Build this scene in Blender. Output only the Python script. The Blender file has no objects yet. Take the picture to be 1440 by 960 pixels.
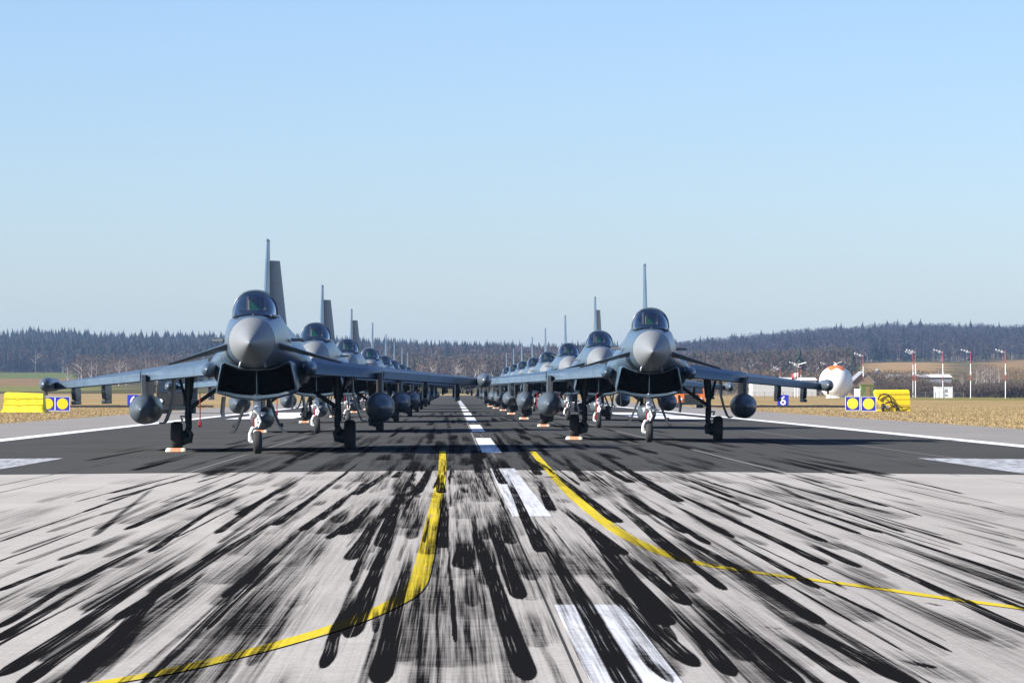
import bpy, math, random
import numpy as np
from mathutils import Vector, Matrix

R = math.radians
S = bpy.context.scene
C = S.collection
rng = np.random.default_rng(7)
random.seed(7)

# ------------------------------------------------------------------ camera, light, exposure
F, VX, VY, EYE = 6000.0, 637.0, 549.0, 1.43          # focal length in photo pixels, vanishing point, eye height
cd = bpy.data.cameras.new('camera')
cd.sensor_width = 36.0
cd.lens = F / 1440.0 * 36.0
cd.shift_x = (720 - VX) / 1440.0
cd.shift_y = (VY - 480) / 1440.0
cd.clip_start, cd.clip_end = 0.5, 40000
cam = bpy.data.objects.new('camera', cd)
cam.location = (0, 0, EYE)
cam.rotation_euler = (R(90), 0, 0)
C.objects.link(cam)
S.camera = cam

SUN_EL, SUN_B = 27.0, 20.0                            # elevation; degrees in front of due left
sdir = Vector((-math.cos(R(SUN_EL)) * math.cos(R(SUN_B)), -math.cos(R(SUN_EL)) * math.sin(R(SUN_B)), math.sin(R(SUN_EL))))
w = bpy.data.worlds.new('World')
S.world = w
w.use_nodes = True
nt = w.node_tree
nt.nodes.clear()
wo = nt.nodes.new('ShaderNodeOutputWorld')
bg = nt.nodes.new('ShaderNodeBackground')
sky = nt.nodes.new('ShaderNodeTexSky')
sky.sky_type = 'NISHITA'
sky.sun_disc = False
sky.sun_elevation = R(SUN_EL)
sky.sun_rotation = math.atan2(sdir.x, sdir.y)
sky.altitude = 400
sky.air_density = 1.0
sky.dust_density = 0.6
sky.ozone_density = 3.0
tc = nt.nodes.new('ShaderNodeTexCoord')
mp = nt.nodes.new('ShaderNodeMapping')
mp.vector_type = 'TEXTURE'
mp.inputs['Scale'].default_value = (1, 1, 1)
ad = nt.nodes.new('ShaderNodeVectorMath'); ad.operation = 'ADD'; ad.inputs[1].default_value = (0, 0, 0.0)
nm = nt.nodes.new('ShaderNodeVectorMath'); nm.operation = 'NORMALIZE'
nt.links.new(tc.outputs['Generated'], mp.inputs['Vector'])
nt.links.new(mp.outputs['Vector'], ad.inputs[0])
nt.links.new(ad.outputs[0], nm.inputs[0])
nt.links.new(nm.outputs[0], sky.inputs['Vector'])
tn = nt.nodes.new('ShaderNodeMix'); tn.data_type = 'RGBA'; tn.blend_type = 'MULTIPLY'
tn.inputs['Factor'].default_value = 1.0
tn.inputs[7].default_value = (0.86, 0.93, 1.155, 1)      # clear winter air, a little bluer than the model
nt.links.new(sky.outputs['Color'], tn.inputs[6])
nt.links.new(tn.outputs[2], bg.inputs['Color'])
bg.inputs['Strength'].default_value = 0.07
nt.links.new(bg.outputs[0], wo.inputs['Surface'])

sl = bpy.data.lights.new('sun', 'SUN')
sl.energy = 5.0
sl.angle = R(0.5)
sl.color = (1.0, 0.95, 0.87)
so = bpy.data.objects.new('sun', sl)
so.rotation_euler = (-sdir).to_track_quat('-Z', 'Y').to_euler()
C.objects.link(so)

S.view_settings.view_transform = 'Standard'
S.view_settings.look = 'None'
S.view_settings.gamma = 1.0
S.view_settings.exposure = 1.15
S.render.engine = 'CYCLES'
S.cycles.transparent_max_bounces = 24
S.cycles.max_bounces = 6
S.cycles.volume_bounces = 0

CX, CROWN = 0.90, 0.0095                               # centre line of the runway and its cross fall
GRASS_Z = -0.36


def road_z(x):
    return -CROWN * np.abs(np.asarray(x, float) - CX)


def P(x, y, d):
    """photo pixel at a distance -> world point"""
    return Vector(((x - VX) * d / F, d, EYE - (y - VY) * d / F))


def ground_at(x, y):
    """photo pixel on the runway -> world x, y"""
    d = 60.0
    for _ in range(30):
        X = (x - VX) * d / F
        d = F * (EYE - float(road_z(X))) / (y - VY)
    return (x - VX) * d / F, d


# ------------------------------------------------------------------ materials
def mat(name, col, rough=0.6, metal=0.0, spec=0.5, noise=0.0, nscale=4.0, coat=0.0, nstretch=(1, 1, 1), bump=0.0):
    m = bpy.data.materials.new(name)
    m.use_nodes = True
    t = m.node_tree
    b = t.nodes['Principled BSDF']
    b.inputs['Base Color'].default_value = (*col, 1)
    b.inputs['Roughness'].default_value = rough
    b.inputs['Metallic'].default_value = metal
    b.inputs['Specular IOR Level'].default_value = spec
    if coat:
        b.inputs['Coat Weight'].default_value = coat
        b.inputs['Coat Roughness'].default_value = 0.28
    if noise:
        tcn = t.nodes.new('ShaderNodeTexCoord')
        mpn = t.nodes.new('ShaderNodeMapping')
        mpn.inputs['Scale'].default_value = nstretch
        n = t.nodes.new('ShaderNodeTexNoise')
        n.inputs['Scale'].default_value = nscale
        n.inputs['Detail'].default_value = 6
        r = t.nodes.new('ShaderNodeValToRGB')
        r.color_ramp.elements[0].position = 0.3
        r.color_ramp.elements[1].position = 0.7
        r.color_ramp.elements[0].color = (*[c * (1 - noise) for c in col], 1)
        r.color_ramp.elements[1].color = (*[min(1, c * (1 + noise)) for c in col], 1)
        t.links.new(tcn.outputs['Object'], mpn.inputs['Vector'])
        t.links.new(mpn.outputs['Vector'], n.inputs['Vector'])
        t.links.new(n.outputs['Fac'], r.inputs['Fac'])
        t.links.new(r.outputs['Color'], b.inputs['Base Color'])
        if bump:
            bp = t.nodes.new('ShaderNodeBump')
            bp.inputs['Strength'].default_value = bump
            bp.inputs['Distance'].default_value = 0.02
            t.links.new(n.outputs['Fac'], bp.inputs['Height'])
            t.links.new(bp.outputs['Normal'], b.inputs['Normal'])
    return m


def attr_mat(name, rough=0.9, attr='tint'):
    m = bpy.data.materials.new(name)
    m.use_nodes = True
    t = m.node_tree
    b = t.nodes['Principled BSDF']
    a = t.nodes.new('ShaderNodeAttribute')
    a.attribute_name = attr
    t.links.new(a.outputs['Color'], b.inputs['Base Color'])
    b.inputs['Roughness'].default_value = rough
    b.inputs['Specular IOR Level'].default_value = 0.15
    return m


def paving_mat(name, col, rub_col=(0.010, 0.010, 0.0105), grain=0.16, cross=0.12, wear=0.0, under=(0.3, 0.3, 0.3), joints=None, soft=1.0):
    """pavement or paint that takes the tyre rubber laid down in the 'rubber' attribute"""
    m = bpy.data.materials.new(name)
    m.use_nodes = True
    t = m.node_tree
    N, L = t.nodes.new, t.links.new
    b = t.nodes['Principled BSDF']
    g = N('ShaderNodeNewGeometry')

    def noise(scale, stretch, detail=4, rough=0.6):
        mpn = N('ShaderNodeMapping')
        mpn.inputs['Scale'].default_value = stretch
        L(g.outputs['Position'], mpn.inputs['Vector'])
        n = N('ShaderNodeTexNoise')
        n.inputs['Scale'].default_value = scale
        n.inputs['Detail'].default_value = detail
        n.inputs['Roughness'].default_value = rough
        L(mpn.outputs['Vector'], n.inputs['Vector'])
        return n.outputs['Fac']

    def ma(op, a, bb, clamp=False):
        n = N('ShaderNodeMath')
        n.operation = op
        n.use_clamp = clamp
        for i, v in enumerate((a, bb)):
            if isinstance(v, (int, float)):
                n.inputs[i].default_value = v
            else:
                L(v, n.inputs[i])
        return n.outputs[0]

    def rng_(v, a0, a1, b0, b1, smooth=False):
        n = N('ShaderNodeMapRange')
        if smooth:
            n.interpolation_type = 'SMOOTHSTEP'
        n.inputs['From Min'].default_value, n.inputs['From Max'].default_value = a0, a1
        n.inputs['To Min'].default_value, n.inputs['To Max'].default_value = b0, b1
        L(v, n.inputs['Value'])
        return n.outputs['Result']

    fine = noise(28.0, (1, 1, 1), 6, 0.75)
    crossn = noise(1.0, (0.35, 7.0, 1), 5, 0.7)          # the burlap drag across the slab
    patch = noise(0.25, (1, 0.6, 1), 4)
    v = ma('ADD', rng_(fine, 0.25, 0.75, 1 - grain, 1 + grain), rng_(crossn, 0.3, 0.7, -cross, cross))
    v = ma('MULTIPLY', v, rng_(patch, 0.3, 0.7, 0.87, 1.08))
    base = N('ShaderNodeMix'); base.data_type = 'RGBA'; base.blend_type = 'MULTIPLY'
    base.inputs['Factor'].default_value = 1.0
    base.inputs[6].default_value = (*col, 1)
    L(v, base.inputs[7])
    out = base.outputs[2]
    if wear:
        wn = noise(1.0, (9.0, 0.5, 1), 5, 0.75)
        wf = rng_(wn, 0.62 - wear * 0.35, 0.78 - wear * 0.25, 0.0, 0.75, True)
        mx = N('ShaderNodeMix'); mx.data_type = 'RGBA'
        L(wf, mx.inputs['Factor']); L(out, mx.inputs[6])
        mx.inputs[7].default_value = (*under, 1)
        out = mx.outputs[2]
    if joints:
        sx = N('ShaderNodeSeparateXYZ')
        L(g.outputs['Position'], sx.inputs[0])
        jf = None
        for x0, wd in joints:
            dd = ma('ABSOLUTE', ma('SUBTRACT', sx.outputs['X'], x0), 0)
            k = rng_(dd, wd * 0.5, wd, 1.0, 0.0, True)
            jf = k if jf is None else ma('MAXIMUM', jf, k)
        mx = N('ShaderNodeMix'); mx.data_type = 'RGBA'
        L(jf, mx.inputs['Factor']); L(out, mx.inputs[6])
        mx.inputs[7].default_value = (0.05, 0.05, 0.05, 1) if col[0] > 0.2 else (0.26, 0.25, 0.23, 1)
        out = mx.outputs[2]
    at = N('ShaderNodeAttribute'); at.attribute_name = 'rubber'
    rub = at.outputs['Fac']
    st = noise(1.0, (55.0, 0.22, 1), 3, 0.6)               # the fine lines a tread draws
    st2 = noise(1.0, (3.5, 5.0, 1), 5, 0.75)
    bell = ma('MULTIPLY', ma('MULTIPLY', rub, ma('SUBTRACT', 1.0, rub)), 4.0)
    st3 = noise(1.0, (17.0, 0.12, 1), 3, 0.65)
    q = ma('ADD', rub, ma('MULTIPLY', ma('SUBTRACT', st, 0.5), ma('MULTIPLY', bell, 1.5)))
    q = ma('ADD', q, ma('MULTIPLY', ma('SUBTRACT', st3, 0.5), ma('MULTIPLY', bell, 0.9)))
    q = ma('ADD', q, ma('MULTIPLY', ma('SUBTRACT', st2, 0.5), ma('MULTIPLY', bell, 0.45)))
    q = ma('ADD', q, ma('MULTIPLY', ma('SUBTRACT', crossn, 0.5), ma('MULTIPLY', bell, 0.55)))
    ln_ = noise(1.0, (42.0, 0.09, 1), 2, 0.5)
    q = ma('SUBTRACT', q, rng_(ln_, 0.64, 0.70, 0.0, 0.35, True))
    q = rng_(q, 0.06, 0.84, 0.0, soft)
    mx = N('ShaderNodeMix'); mx.data_type = 'RGBA'
    L(ma('MAXIMUM', q, 0), mx.inputs['Factor']); L(out, mx.inputs[6])
    mx.inputs[7].default_value = (*rub_col, 1)
    L(mx.outputs[2], b.inputs['Base Color'])
    b.inputs['Roughness'].default_value = 0.9
    b.inputs['Specular IOR Level'].default_value = 0.0
    return m


M = {}
M['concrete'] = paving_mat('concrete', (0.395, 0.368, 0.335), grain=0.28, joints=[(0.63, 0.012)])
M['asphalt'] = paving_mat('asphalt', (0.072, 0.073, 0.071), grain=0.34, rub_col=(0.008, 0.008, 0.009),
                          joints=[(0.63, 0.03), (6.0, 0.035), (-4.8, 0.02), (11.4, 0.03)])
M['shoulder'] = paving_mat('shoulder_concrete', (0.26, 0.245, 0.23), grain=0.12)
M['white_paint'] = paving_mat('white_paint', (0.60, 0.61, 0.63), wear=0.42, under=(0.40, 0.38, 0.36), grain=0.08, cross=0.05, soft=1.0)
M['fresh_white'] = paving_mat('fresh_white_paint', (0.74, 0.75, 0.77), grain=0.06, cross=0.04)
M['worn_white'] = paving_mat('worn_white_paint', (0.46, 0.47, 0.49), wear=0.6, under=(0.10, 0.10, 0.105), grain=0.1)
M['yellow_paint'] = paving_mat('yellow_paint', (0.60, 0.46, 0.04), grain=0.2, cross=0.10, wear=0.30, under=(0.36, 0.31, 0.17), soft=0.99, rub_col=(0.007, 0.007, 0.006))

M['skin'] = mat('grey_aircraft_paint', (0.062, 0.098, 0.135), coat=0.4, rough=0.40, noise=0.07, nscale=1.6, spec=0.5)
def panel_lines(m, dark=0.62):
    t = m.node_tree
    N, L = t.nodes.new, t.links.new
    b = t.nodes['Principled BSDF']
    src = b.inputs['Base Color'].links[0].from_socket
    tcn = N('ShaderNodeTexCoord')
    sx = N('ShaderNodeSeparateXYZ')
    L(tcn.outputs['Object'], sx.inputs[0])
    f = None
    for ax, per, wd, off in (('Y', .83, .018, .1), ('Z', .47, .014, .06), ('X', .71, .014, .17), ('Y', 2.3, .03, .7)):
        a = N('ShaderNodeMath'); a.operation = 'ADD'; a.inputs[1].default_value = off + 20 * per
        L(sx.outputs[ax], a.inputs[0])
        q = N('ShaderNodeMath'); q.operation = 'MODULO'; q.inputs[1].default_value = per
        L(a.outputs[0], q.inputs[0])
        c = N('ShaderNodeMath'); c.operation = 'LESS_THAN'; c.inputs[1].default_value = wd
        L(q.outputs[0], c.inputs[0])
        if f is None:
            f = c.outputs[0]
        else:
            x = N('ShaderNodeMath'); x.operation = 'MAXIMUM'
            L(f, x.inputs[0]); L(c.outputs[0], x.inputs[1]); f = x.outputs[0]
    n = N('ShaderNodeTexNoise'); n.inputs['Scale'].default_value = 7; n.inputs['Detail'].default_value = 8; n.inputs['Roughness'].default_value = .75
    mp_ = N('ShaderNodeMapping'); mp_.inputs['Scale'].default_value = (1, .35, 1.6)
    L(tcn.outputs['Object'], mp_.inputs['Vector']); L(mp_.outputs['Vector'], n.inputs['Vector'])
    r = N('ShaderNodeMapRange'); r.inputs['From Min'].default_value = .35; r.inputs['From Max'].default_value = .65
    r.inputs['To Min'].default_value = .80; r.inputs['To Max'].default_value = 1.12
    L(n.outputs['Fac'], r.inputs['Value'])
    m1 = N('ShaderNodeMix'); m1.data_type = 'RGBA'; m1.blend_type = 'MULTIPLY'; m1.inputs['Factor'].default_value = 1
    L(src, m1.inputs[6]); L(r.outputs['Result'], m1.inputs[7])
    m2 = N('ShaderNodeMix'); m2.data_type = 'RGBA'; m2.blend_type = 'MULTIPLY'
    L(f, m2.inputs['Factor']); L(m1.outputs[2], m2.inputs[6]); m2.inputs[7].default_value = (dark, dark, dark, 1)
    L(m2.outputs[2], b.inputs['Base Color'])


panel_lines(M['skin'])
M['radome'] = mat('radome_paint', (0.172, 0.184, 0.190), rough=0.5, noise=0.05, nscale=2.0)
M['dark_skin'] = mat('dark_panel_and_shade', (0.05, 0.055, 0.06), rough=0.5, noise=0.1)  # dark small parts; also the shade painted into the nose-gear doors
M['tank'] = mat('tank_paint', (0.070, 0.088, 0.105), rough=0.32, noise=0.08, nscale=3)
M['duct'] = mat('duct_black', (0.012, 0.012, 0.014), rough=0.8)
M['gear_white'] = mat('gear_white_enamel', (0.62, 0.62, 0.60), rough=0.4, noise=0.25, nscale=14)
M['gear_dark'] = mat('gear_dark_metal', (0.022, 0.032, 0.035), rough=0.45, metal=0.3, noise=0.2, nscale=15)
M['rubber'] = mat('tyre_rubber', (0.022, 0.022, 0.022), rough=0.8, noise=0.25, nscale=20)
M['rim'] = mat('wheel_metal', (0.35, 0.35, 0.36), rough=0.4, metal=0.5)
M['steel'] = mat('nozzle_steel', (0.12, 0.11, 0.10), rough=0.4, metal=0.8)
M['red'] = mat('red_cloth', (0.28, 0.012, 0.02), rough=0.8)
M['hud'] = mat('hud_green_glass', (0.01, 0.14, 0.03), rough=0.1, spec=0.8)
M['seat'] = mat('seat_black', (0.02, 0.022, 0.02), rough=0.7)
M['beige'] = mat('seat_beige_trim', (0.33, 0.29, 0.23), rough=0.7)
M['cockpit'] = mat('cockpit_black', (0.015, 0.016, 0.018), rough=0.7)
M['chock'] = mat('chock_paint', (0.75, 0.30, 0.16), rough=0.7, noise=0.25, nscale=9)
M['chock_pale'] = mat('chock_end_paint', (0.82, 0.72, 0.58), rough=0.7, noise=0.1, nscale=9)
M['lens'] = mat('lamp_lens', (0.7, 0.72, 0.75), rough=0.08, spec=1.0)
M['blue'] = mat('sign_blue', (0.02, 0.03, 0.42), rough=0.5)
M['sign_yellow'] = mat('sign_yellow', (0.85, 0.62, 0.01), rough=0.5)
M['sign_lemon'] = mat('sign_lemon', (0.85, 0.78, 0.05), rough=0.5)
M['white'] = mat('white_enamel', (0.80, 0.80, 0.78), rough=0.5, noise=0.04, nscale=2)
M['tarp'] = mat('yellow_tarp', (0.80, 0.66, 0.02), rough=0.55, noise=0.10, nscale=2.5, bump=0.5)
M['tarp_deep'] = mat('yellow_housing', (0.76, 0.55, 0.01), rough=0.5, noise=0.10, nscale=3)
M['black'] = mat('matt_black', (0.012, 0.012, 0.012), rough=0.8)
M['orange'] = mat('orange_paint', (0.66, 0.16, 0.025), rough=0.4, noise=0.08, nscale=3)
M['glass_dark'] = mat('dark_window', (0.02, 0.025, 0.03), rough=0.08, spec=0.8)
M['mast_red'] = mat('mast_red', (0.40, 0.06, 0.05), rough=0.5)
M['grey_roof'] = mat('grey_roof', (0.25, 0.25, 0.26), rough=0.6, noise=0.1)
M['green_box'] = mat('olive_green', (0.12, 0.17, 0.05), rough=0.6, noise=0.2, nscale=1.5)
M['hall_wall'] = mat('hall_wall', (0.50, 0.50, 0.48), rough=0.6, noise=0.1)
M['brown_box'] = mat('brown_board', (0.22, 0.15, 0.08), rough=0.7, noise=0.2)
M['bark'] = mat('bark', (0.10, 0.075, 0.055), rough=0.9, noise=0.3, nscale=2)
M['birch'] = mat('birch_bark', (0.42, 0.39, 0.36), rough=0.8, noise=0.35, nscale=1.2)
M['tint'] = attr_mat('forest_tint')
M['canopy'] = None


def glass_mat():
    m = bpy.data.materials.new('canopy_glass')
    m.use_nodes = True
    t = m.node_tree
    t.nodes.clear()
    N, L = t.nodes.new, t.links.new
    o = N('ShaderNodeOutputMaterial')
    mx = N('ShaderNodeMixShader')
    tr = N('ShaderNodeBsdfTransparent'); tr.inputs['Color'].default_value = (0.56, 0.60, 0.64, 1)
    gl = N('ShaderNodeBsdfGlossy'); gl.inputs['Roughness'].default_value = 0.03
    gl.inputs['Color'].default_value = (0.9, 0.95, 1, 1)
    fr = N('ShaderNodeFresnel'); fr.inputs['IOR'].default_value = 1.7
    L(fr.outputs[0], mx.inputs['Fac'])
    L(tr.outputs[0], mx.inputs[1])
    L(gl.outputs[0], mx.inputs[2])
    L(mx.outputs[0], o.inputs['Surface'])
    return m


M['canopy'] = glass_mat()


# ------------------------------------------------------------------ mesh helpers
class MB:
    def __init__(s):
        s.v, s.f, s.mi = [], [], []

    def add(s, verts, faces, mi=0):
        o = len(s.v)
        s.v += [tuple(map(float, p)) for p in verts]
        s.f += [tuple(i + o for i in f) for f in faces]
        s.mi += [mi] * len(faces)

    def loft(s, rings, closed=True, cap0=True, cap1=True, mi=0):
        n = len(rings[0])
        vs = [p for r in rings for p in r]
        fs = []
        for i in range(len(rings) - 1):
            for j in range(n if closed else n - 1):
                k = (j + 1) % n
                fs.append((i * n + j, i * n + k, (i + 1) * n + k, (i + 1) * n + j))
        if closed and cap0:
            fs.append(tuple(range(n))[::-1])
        if closed and cap1:
            fs.append(tuple((len(rings) - 1) * n + j for j in range(n)))
        s.add(vs, fs, mi)

    def box(s, x0, x1, y0, y1, z0, z1, mi=0, taper=0.0):
        t = taper
        v = [(x0, y0, z0), (x1, y0, z0), (x1, y1, z0), (x0, y1, z0), (x0 + t, y0 + t, z1), (x1 - t, y0 + t, z1), (x1 - t, y1 - t, z1), (x0 + t, y1 - t, z1)]
        s.add(v, [(3, 2, 1, 0), (4, 5, 6, 7), (0, 1, 5, 4), (1, 2, 6, 5), (2, 3, 7, 6), (3, 0, 4, 7)], mi)

    def rbox(s, x0, x1, y0, y1, z0, z1, r=0.03, mi=0):
        """box with chamfered edges all round"""
        rings = []
        for z, ins in ((z0, r), (z0 + r, 0), (z1 - r, 0), (z1, r)):
            a, b_, c, d = x0 + ins, x1 - ins, y0 + ins, y1 - ins
            rings.append([(a + r, c, z), (b_ - r, c, z), (b_, c + r, z), (b_, d - r, z), (b_ - r, d, z), (a + r, d, z), (a, d - r, z), (a, c + r, z)])
        s.loft(rings, mi=mi)

    def tube(s, pts, rad, n=8, mi=0):
        pts = [Vector(p) for p in pts]
        if not hasattr(rad, '__len__'):
            rad = [rad] * len(pts)
        rings = []
        for i, p in enumerate(pts):
            d = (pts[min(i + 1, len(pts) - 1)] - pts[max(i - 1, 0)]).normalized()
            u = d.cross(Vector((0, 1, 0.02)))
            if u.length < 0.15:
                u = d.cross(Vector((1, 0, 0)))
            u.normalize()
            v = d.cross(u)
            rings.append([p + (u * math.cos(2 * math.pi * k / n) + v * math.sin(2 * math.pi * k / n)) * rad[i] for k in range(n)])
        s.loft(rings, mi=mi)

    def lathe_y(s, prof, cx=0, cz=0, n=20, mi=0):
        """prof: list of (y, r)"""
        s.loft([[(cx + max(r, 1e-4) * math.cos(2 * math.pi * k / n), y, cz + max(r, 1e-4) * math.sin(2 * math.pi * k / n)) for k in range(n)] for y, r in prof], mi=mi)

    def lathe_x(s, prof, cy=0, cz=0, n=24, mi=0):
        s.loft([[(x, cy + max(r, 1e-4) * math.cos(2 * math.pi * k / n), cz + max(r, 1e-4) * math.sin(2 * math.pi * k / n)) for k in range(n)] for x, r in prof], mi=mi)

    def lathe_z(s, prof, cx=0, cy=0, n=24, mi=0):
        s.loft([[(cx + max(r, 1e-4) * math.cos(2 * math.pi * k / n), cy + max(r, 1e-4) * math.sin(2 * math.pi * k / n), z) for k in range(n)] for z, r in prof], mi=mi)

    def build(s, name, mats, parent=None, smooth=None, loc=None):
        me = bpy.data.meshes.new(name)
        me.from_pydata(s.v, [], s.f)
        if not isinstance(mats, (list, tuple)):
            mats = [mats]
        for m in mats:
            me.materials.append(m)
        if len(mats) > 1:
            me.polygons.foreach_set('material_index', s.mi)
        import bmesh
        bm = bmesh.new()
        bm.from_mesh(me)
        bmesh.ops.recalc_face_normals(bm, faces=bm.faces)
        bm.to_mesh(me)
        bm.free()
        if smooth is not None:
            me.polygons.foreach_set('use_smooth', [True] * len(me.polygons))
            me.set_sharp_from_angle(angle=R(smooth))
        me.update()
        o = bpy.data.objects.new(name, me)
        C.objects.link(o)
        if loc is not None:
            o.location = loc
        if parent is not None:
            o.parent = parent
        return o


def tag(o, label=None, cat=None, group=None, kind=None):
    if label: o['label'] = label
    if cat: o['category'] = cat
    if group: o['group'] = group
    if kind: o['kind'] = kind
    return o


def empty(name, loc, rot=(0, 0, 0)):
    o = bpy.data.objects.new(name, None)
    o.location = loc
    o.rotation_euler = rot
    o.empty_display_size = 0.3
    C.objects.link(o)
    return o


def kids(o):
    return [c for c in ALL if c.parent is o]


def copy_tree(o, parent=None):
    c = o.copy()
    C.objects.link(c)
    if parent is not None:
        c.parent = parent
    for ch in list(o.children):
        copy_tree(ch, c)
    return c


def catmull(pts, sub):
    pts = np.asarray(pts, float)
    out = []
    n = len(pts)
    for i in range(n - 1):
        p0, p1, p2, p3 = pts[max(i - 1, 0)], pts[i], pts[i + 1], pts[min(i + 2, n - 1)]
        for k in range(sub):
            t = k / sub
            out.append(0.5 * ((2 * p1) + (-p0 + p2) * t + (2 * p0 - 5 * p1 + 4 * p2 - p3) * t * t + (-p0 + 3 * p1 - 3 * p2 + p3) * t ** 3))
    out.append(pts[-1])
    return np.array(out)


def mirror_ring(half, y):
    """half: (n,2) x>=0 from top centre to bottom centre"""
    r = [(p[0], y, p[1]) for p in half]
    l = [(-p[0], y, p[1]) for p in half[-2:0:-1]]
    return r + l


# ------------------------------------------------------------------ tyre rubber on the runway
def uv4(u, v): return (480 + u / 2.6667, 600 + v / 2.6667)
def uv_l(u, v): return (u / 2.6667, 600 + v / 2.6667)
def uv_r(u, v): return (960 + u / 2.6667, 600 + v / 2.6667)


MK = []
for f, lst in ((uv4, [
    (700, 950, 510, 410, .16, 1), (140, 965, 240, 540, .16, 1), (30, 790, 175, 440, .17, .95), (380, 455, 385, 280, .16, 1), (455, 530, 455, 440, .22, 1),
    (670, 645, 560, 360, .16, 1), (640, 440, 600, 320, .16, .65), (750, 470, 640, 230, .16, 1), (790, 315, 750, 225, .17, 1), (610, 215, 560, 130, .18, .95),
    (1100, 1000, 800, 485, .18, .9), (1220, 745, 960, 420, .24, 1), (1060, 480, 850, 320, .2, .95), (1300, 670, 1090, 500, .16, .95), (1330, 900, 990, 600, .17, .9),
    (150, 450, 215, 260, .2, 1), (30, 500, 150, 330, .18, .85), (280, 250, 340, 150, .2, 1), (5, 405, 110, 300, .2, .9), (50, 255, 180, 170, .2, .9), (375, 250, 370, 190, .18, .9),
    (740, 180, 670, 80, .2, .9), (920, 205, 840, 120, .2, .8), (1040, 360, 830, 200, .2, .95), (1090, 210, 960, 140, .22, .95), (1270, 280, 1020, 130, .22, 1),
    (1300, 510, 1060, 310, .2, .95), (1300, 400, 1080, 260, .18, .95), (200, 190, 220, 170, .2, .9), (230, 260, 235, 170, .3, .55), (470, 345, 470, 290, .3, .4),
    (400, 900, 420, 600, .55, .42), (260, 420, 300, 330, .16, .7), (540, 280, 520, 200, .4, .4), (460, 215, 455, 170, .2, .5), (1150, 330, 1030, 210, .2, .5),
    (1240, 960, 1120, 840, .10, .76), (520, 190, 500, 90, .15, .6), (330, 60, 350, 0, .2, .6), (420, 100, 405, 20, .2, .6), (780, 110, 720, 60, .2, .9), (620, 90, 580, 30, .2, .9), (690, 110, 600, 20, .2, .5),
    (850, 560, 800, 500, .3, .35), (250, 380, 255, 280, .25, .5), (580, 520, 540, 420, .3, .35), (330, 480, 345, 380, .2, .5), (230, 880, 260, 620, .2, .5)]),
    (uv_l, [
    (410, 250, 640, 190, .16, .95), (400, 275, 700, 190, .16, 1), (310, 320, 560, 230, .15, .95), (0, 430, 310, 320, .08, .9), (350, 410, 560, 240, .15, .7), (180, 395, 340, 340, .2, .6),
    (470, 385, 930, 190, .2, 1), (360, 385, 560, 290, .16, .5), (810, 400, 1050, 230, .2, .9), (890, 330, 1100, 210, .22, 1), (1030, 370, 1260, 200, .22, 1), (1130, 390, 1290, 270, .22, 1),
    (1230, 420, 1290, 370, .2, 1), (220, 612, 560, 440, .2, 1), (560, 470, 780, 320, .18, 1), (-20, 620, 230, 520, .16, 1), (-10, 755, 210, 620, .16, 1), (220, 500, 350, 450, .2, .8), (390, 490, 560, 420, .2, .6),
    (0, 935, 640, 520, .22, 1), (-30, 810, 320, 600, .2, .95), (430, 725, 980, 380, .22, 1), (250, 975, 600, 610, .25, .95), (840, 640, 1090, 420, .18, .95), (60, 980, 430, 720, .2, .95), (1210, 905, 1290, 700, .16, 1),
    (700, 975, 1150, 480, .4, .5), (600, 965, 950, 600, .35, .42), (40, 475, 220, 410, .14, .65), (60, 515, 300, 430, .14, .65), (380, 330, 520, 285, .2, .6), (620, 285, 700, 265, .2, .5), (745, 207, 800, 190, .15, .9), (700, 310, 860, 255, .2, .6),
    (820, 590, 940, 500, .4, .4), (120, 640, 330, 560, .3, .5), (560, 620, 800, 480, .25, .6), (900, 780, 1000, 640, .3, .4), (150, 880, 380, 730, .2, .7), (330, 960, 520, 760, .18, .7)]),
    (uv_r, [
    (160, 612, 0, 490, .18, 1), (100, 440, -40, 350, .18, 1), (190, 415, 0, 310, .18, 1), (190, 265, 0, 190, .2, 1), (540, 517, 130, 320, .22, 1), (135, 325, 0, 260, .2, .95), (540, 432, 200, 290, .2, 1), (210, 290, 20, 220, .2, .95),
    (525, 742, 210, 530, .24, 1), (215, 535, 0, 420, .22, .9), (510, 606, 200, 430, .18, 1), (665, 527, 500, 450, .2, 1), (745, 397, 450, 300, .2, 1), (668, 402, 300, 270, .18, 1), (310, 275, 80, 200, .18, 1), (680, 302, 300, 195, .18, 1),
    (772, 300, 460, 205, .16, 1), (530, 213, 420, 180, .16, 1), (1052, 251, 860, 205, .16, 1), (880, 212, 500, 130, .08, .85), (832, 396, 450, 265, .16, 1), (460, 270, 350, 220, .2, .6), (1048, 442, 650, 320, .16, .75), (1300, 580, 740, 390, .16, 1),
    (1300, 772, 680, 480, .22, 1), (1300, 690, 1080, 600, .12, .85), (1145, 802, 700, 600, .24, .55), (190, 935, -30, 690, .22, 1), (450, 970, 60, 650, .2, 1), (850, 965, 440, 740, .26, 1), (660, 970, 400, 800, .18, 1), (1185, 381, 920, 315, .1, .5), (1250, 447, 1000, 380, .12, .45),
    (1290, 616, 830, 450, .18, .55), (940, 903, 850, 880, .2, .8), (330, 590, 200, 520, .5, .4), (700, 730, 540, 650, .4, .45), (780, 610, 600, 530, .35, .4), (980, 672, 920, 660, .12, .7), (380, 758, 310, 750, .1, .6),
    (250, 880, 120, 740, .3, .6), (600, 460, 430, 400, .3, .45), (860, 340, 640, 290, .25, .3), (1240, 830, 1000, 720, .3, .3), (900, 300, 760, 270, .12, .4), (120, 142, 0, 110, .12, .8), (210, 112, 60, 80, .1, .8), (1080, 960, 850, 860, .4, .35)])):
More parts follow.
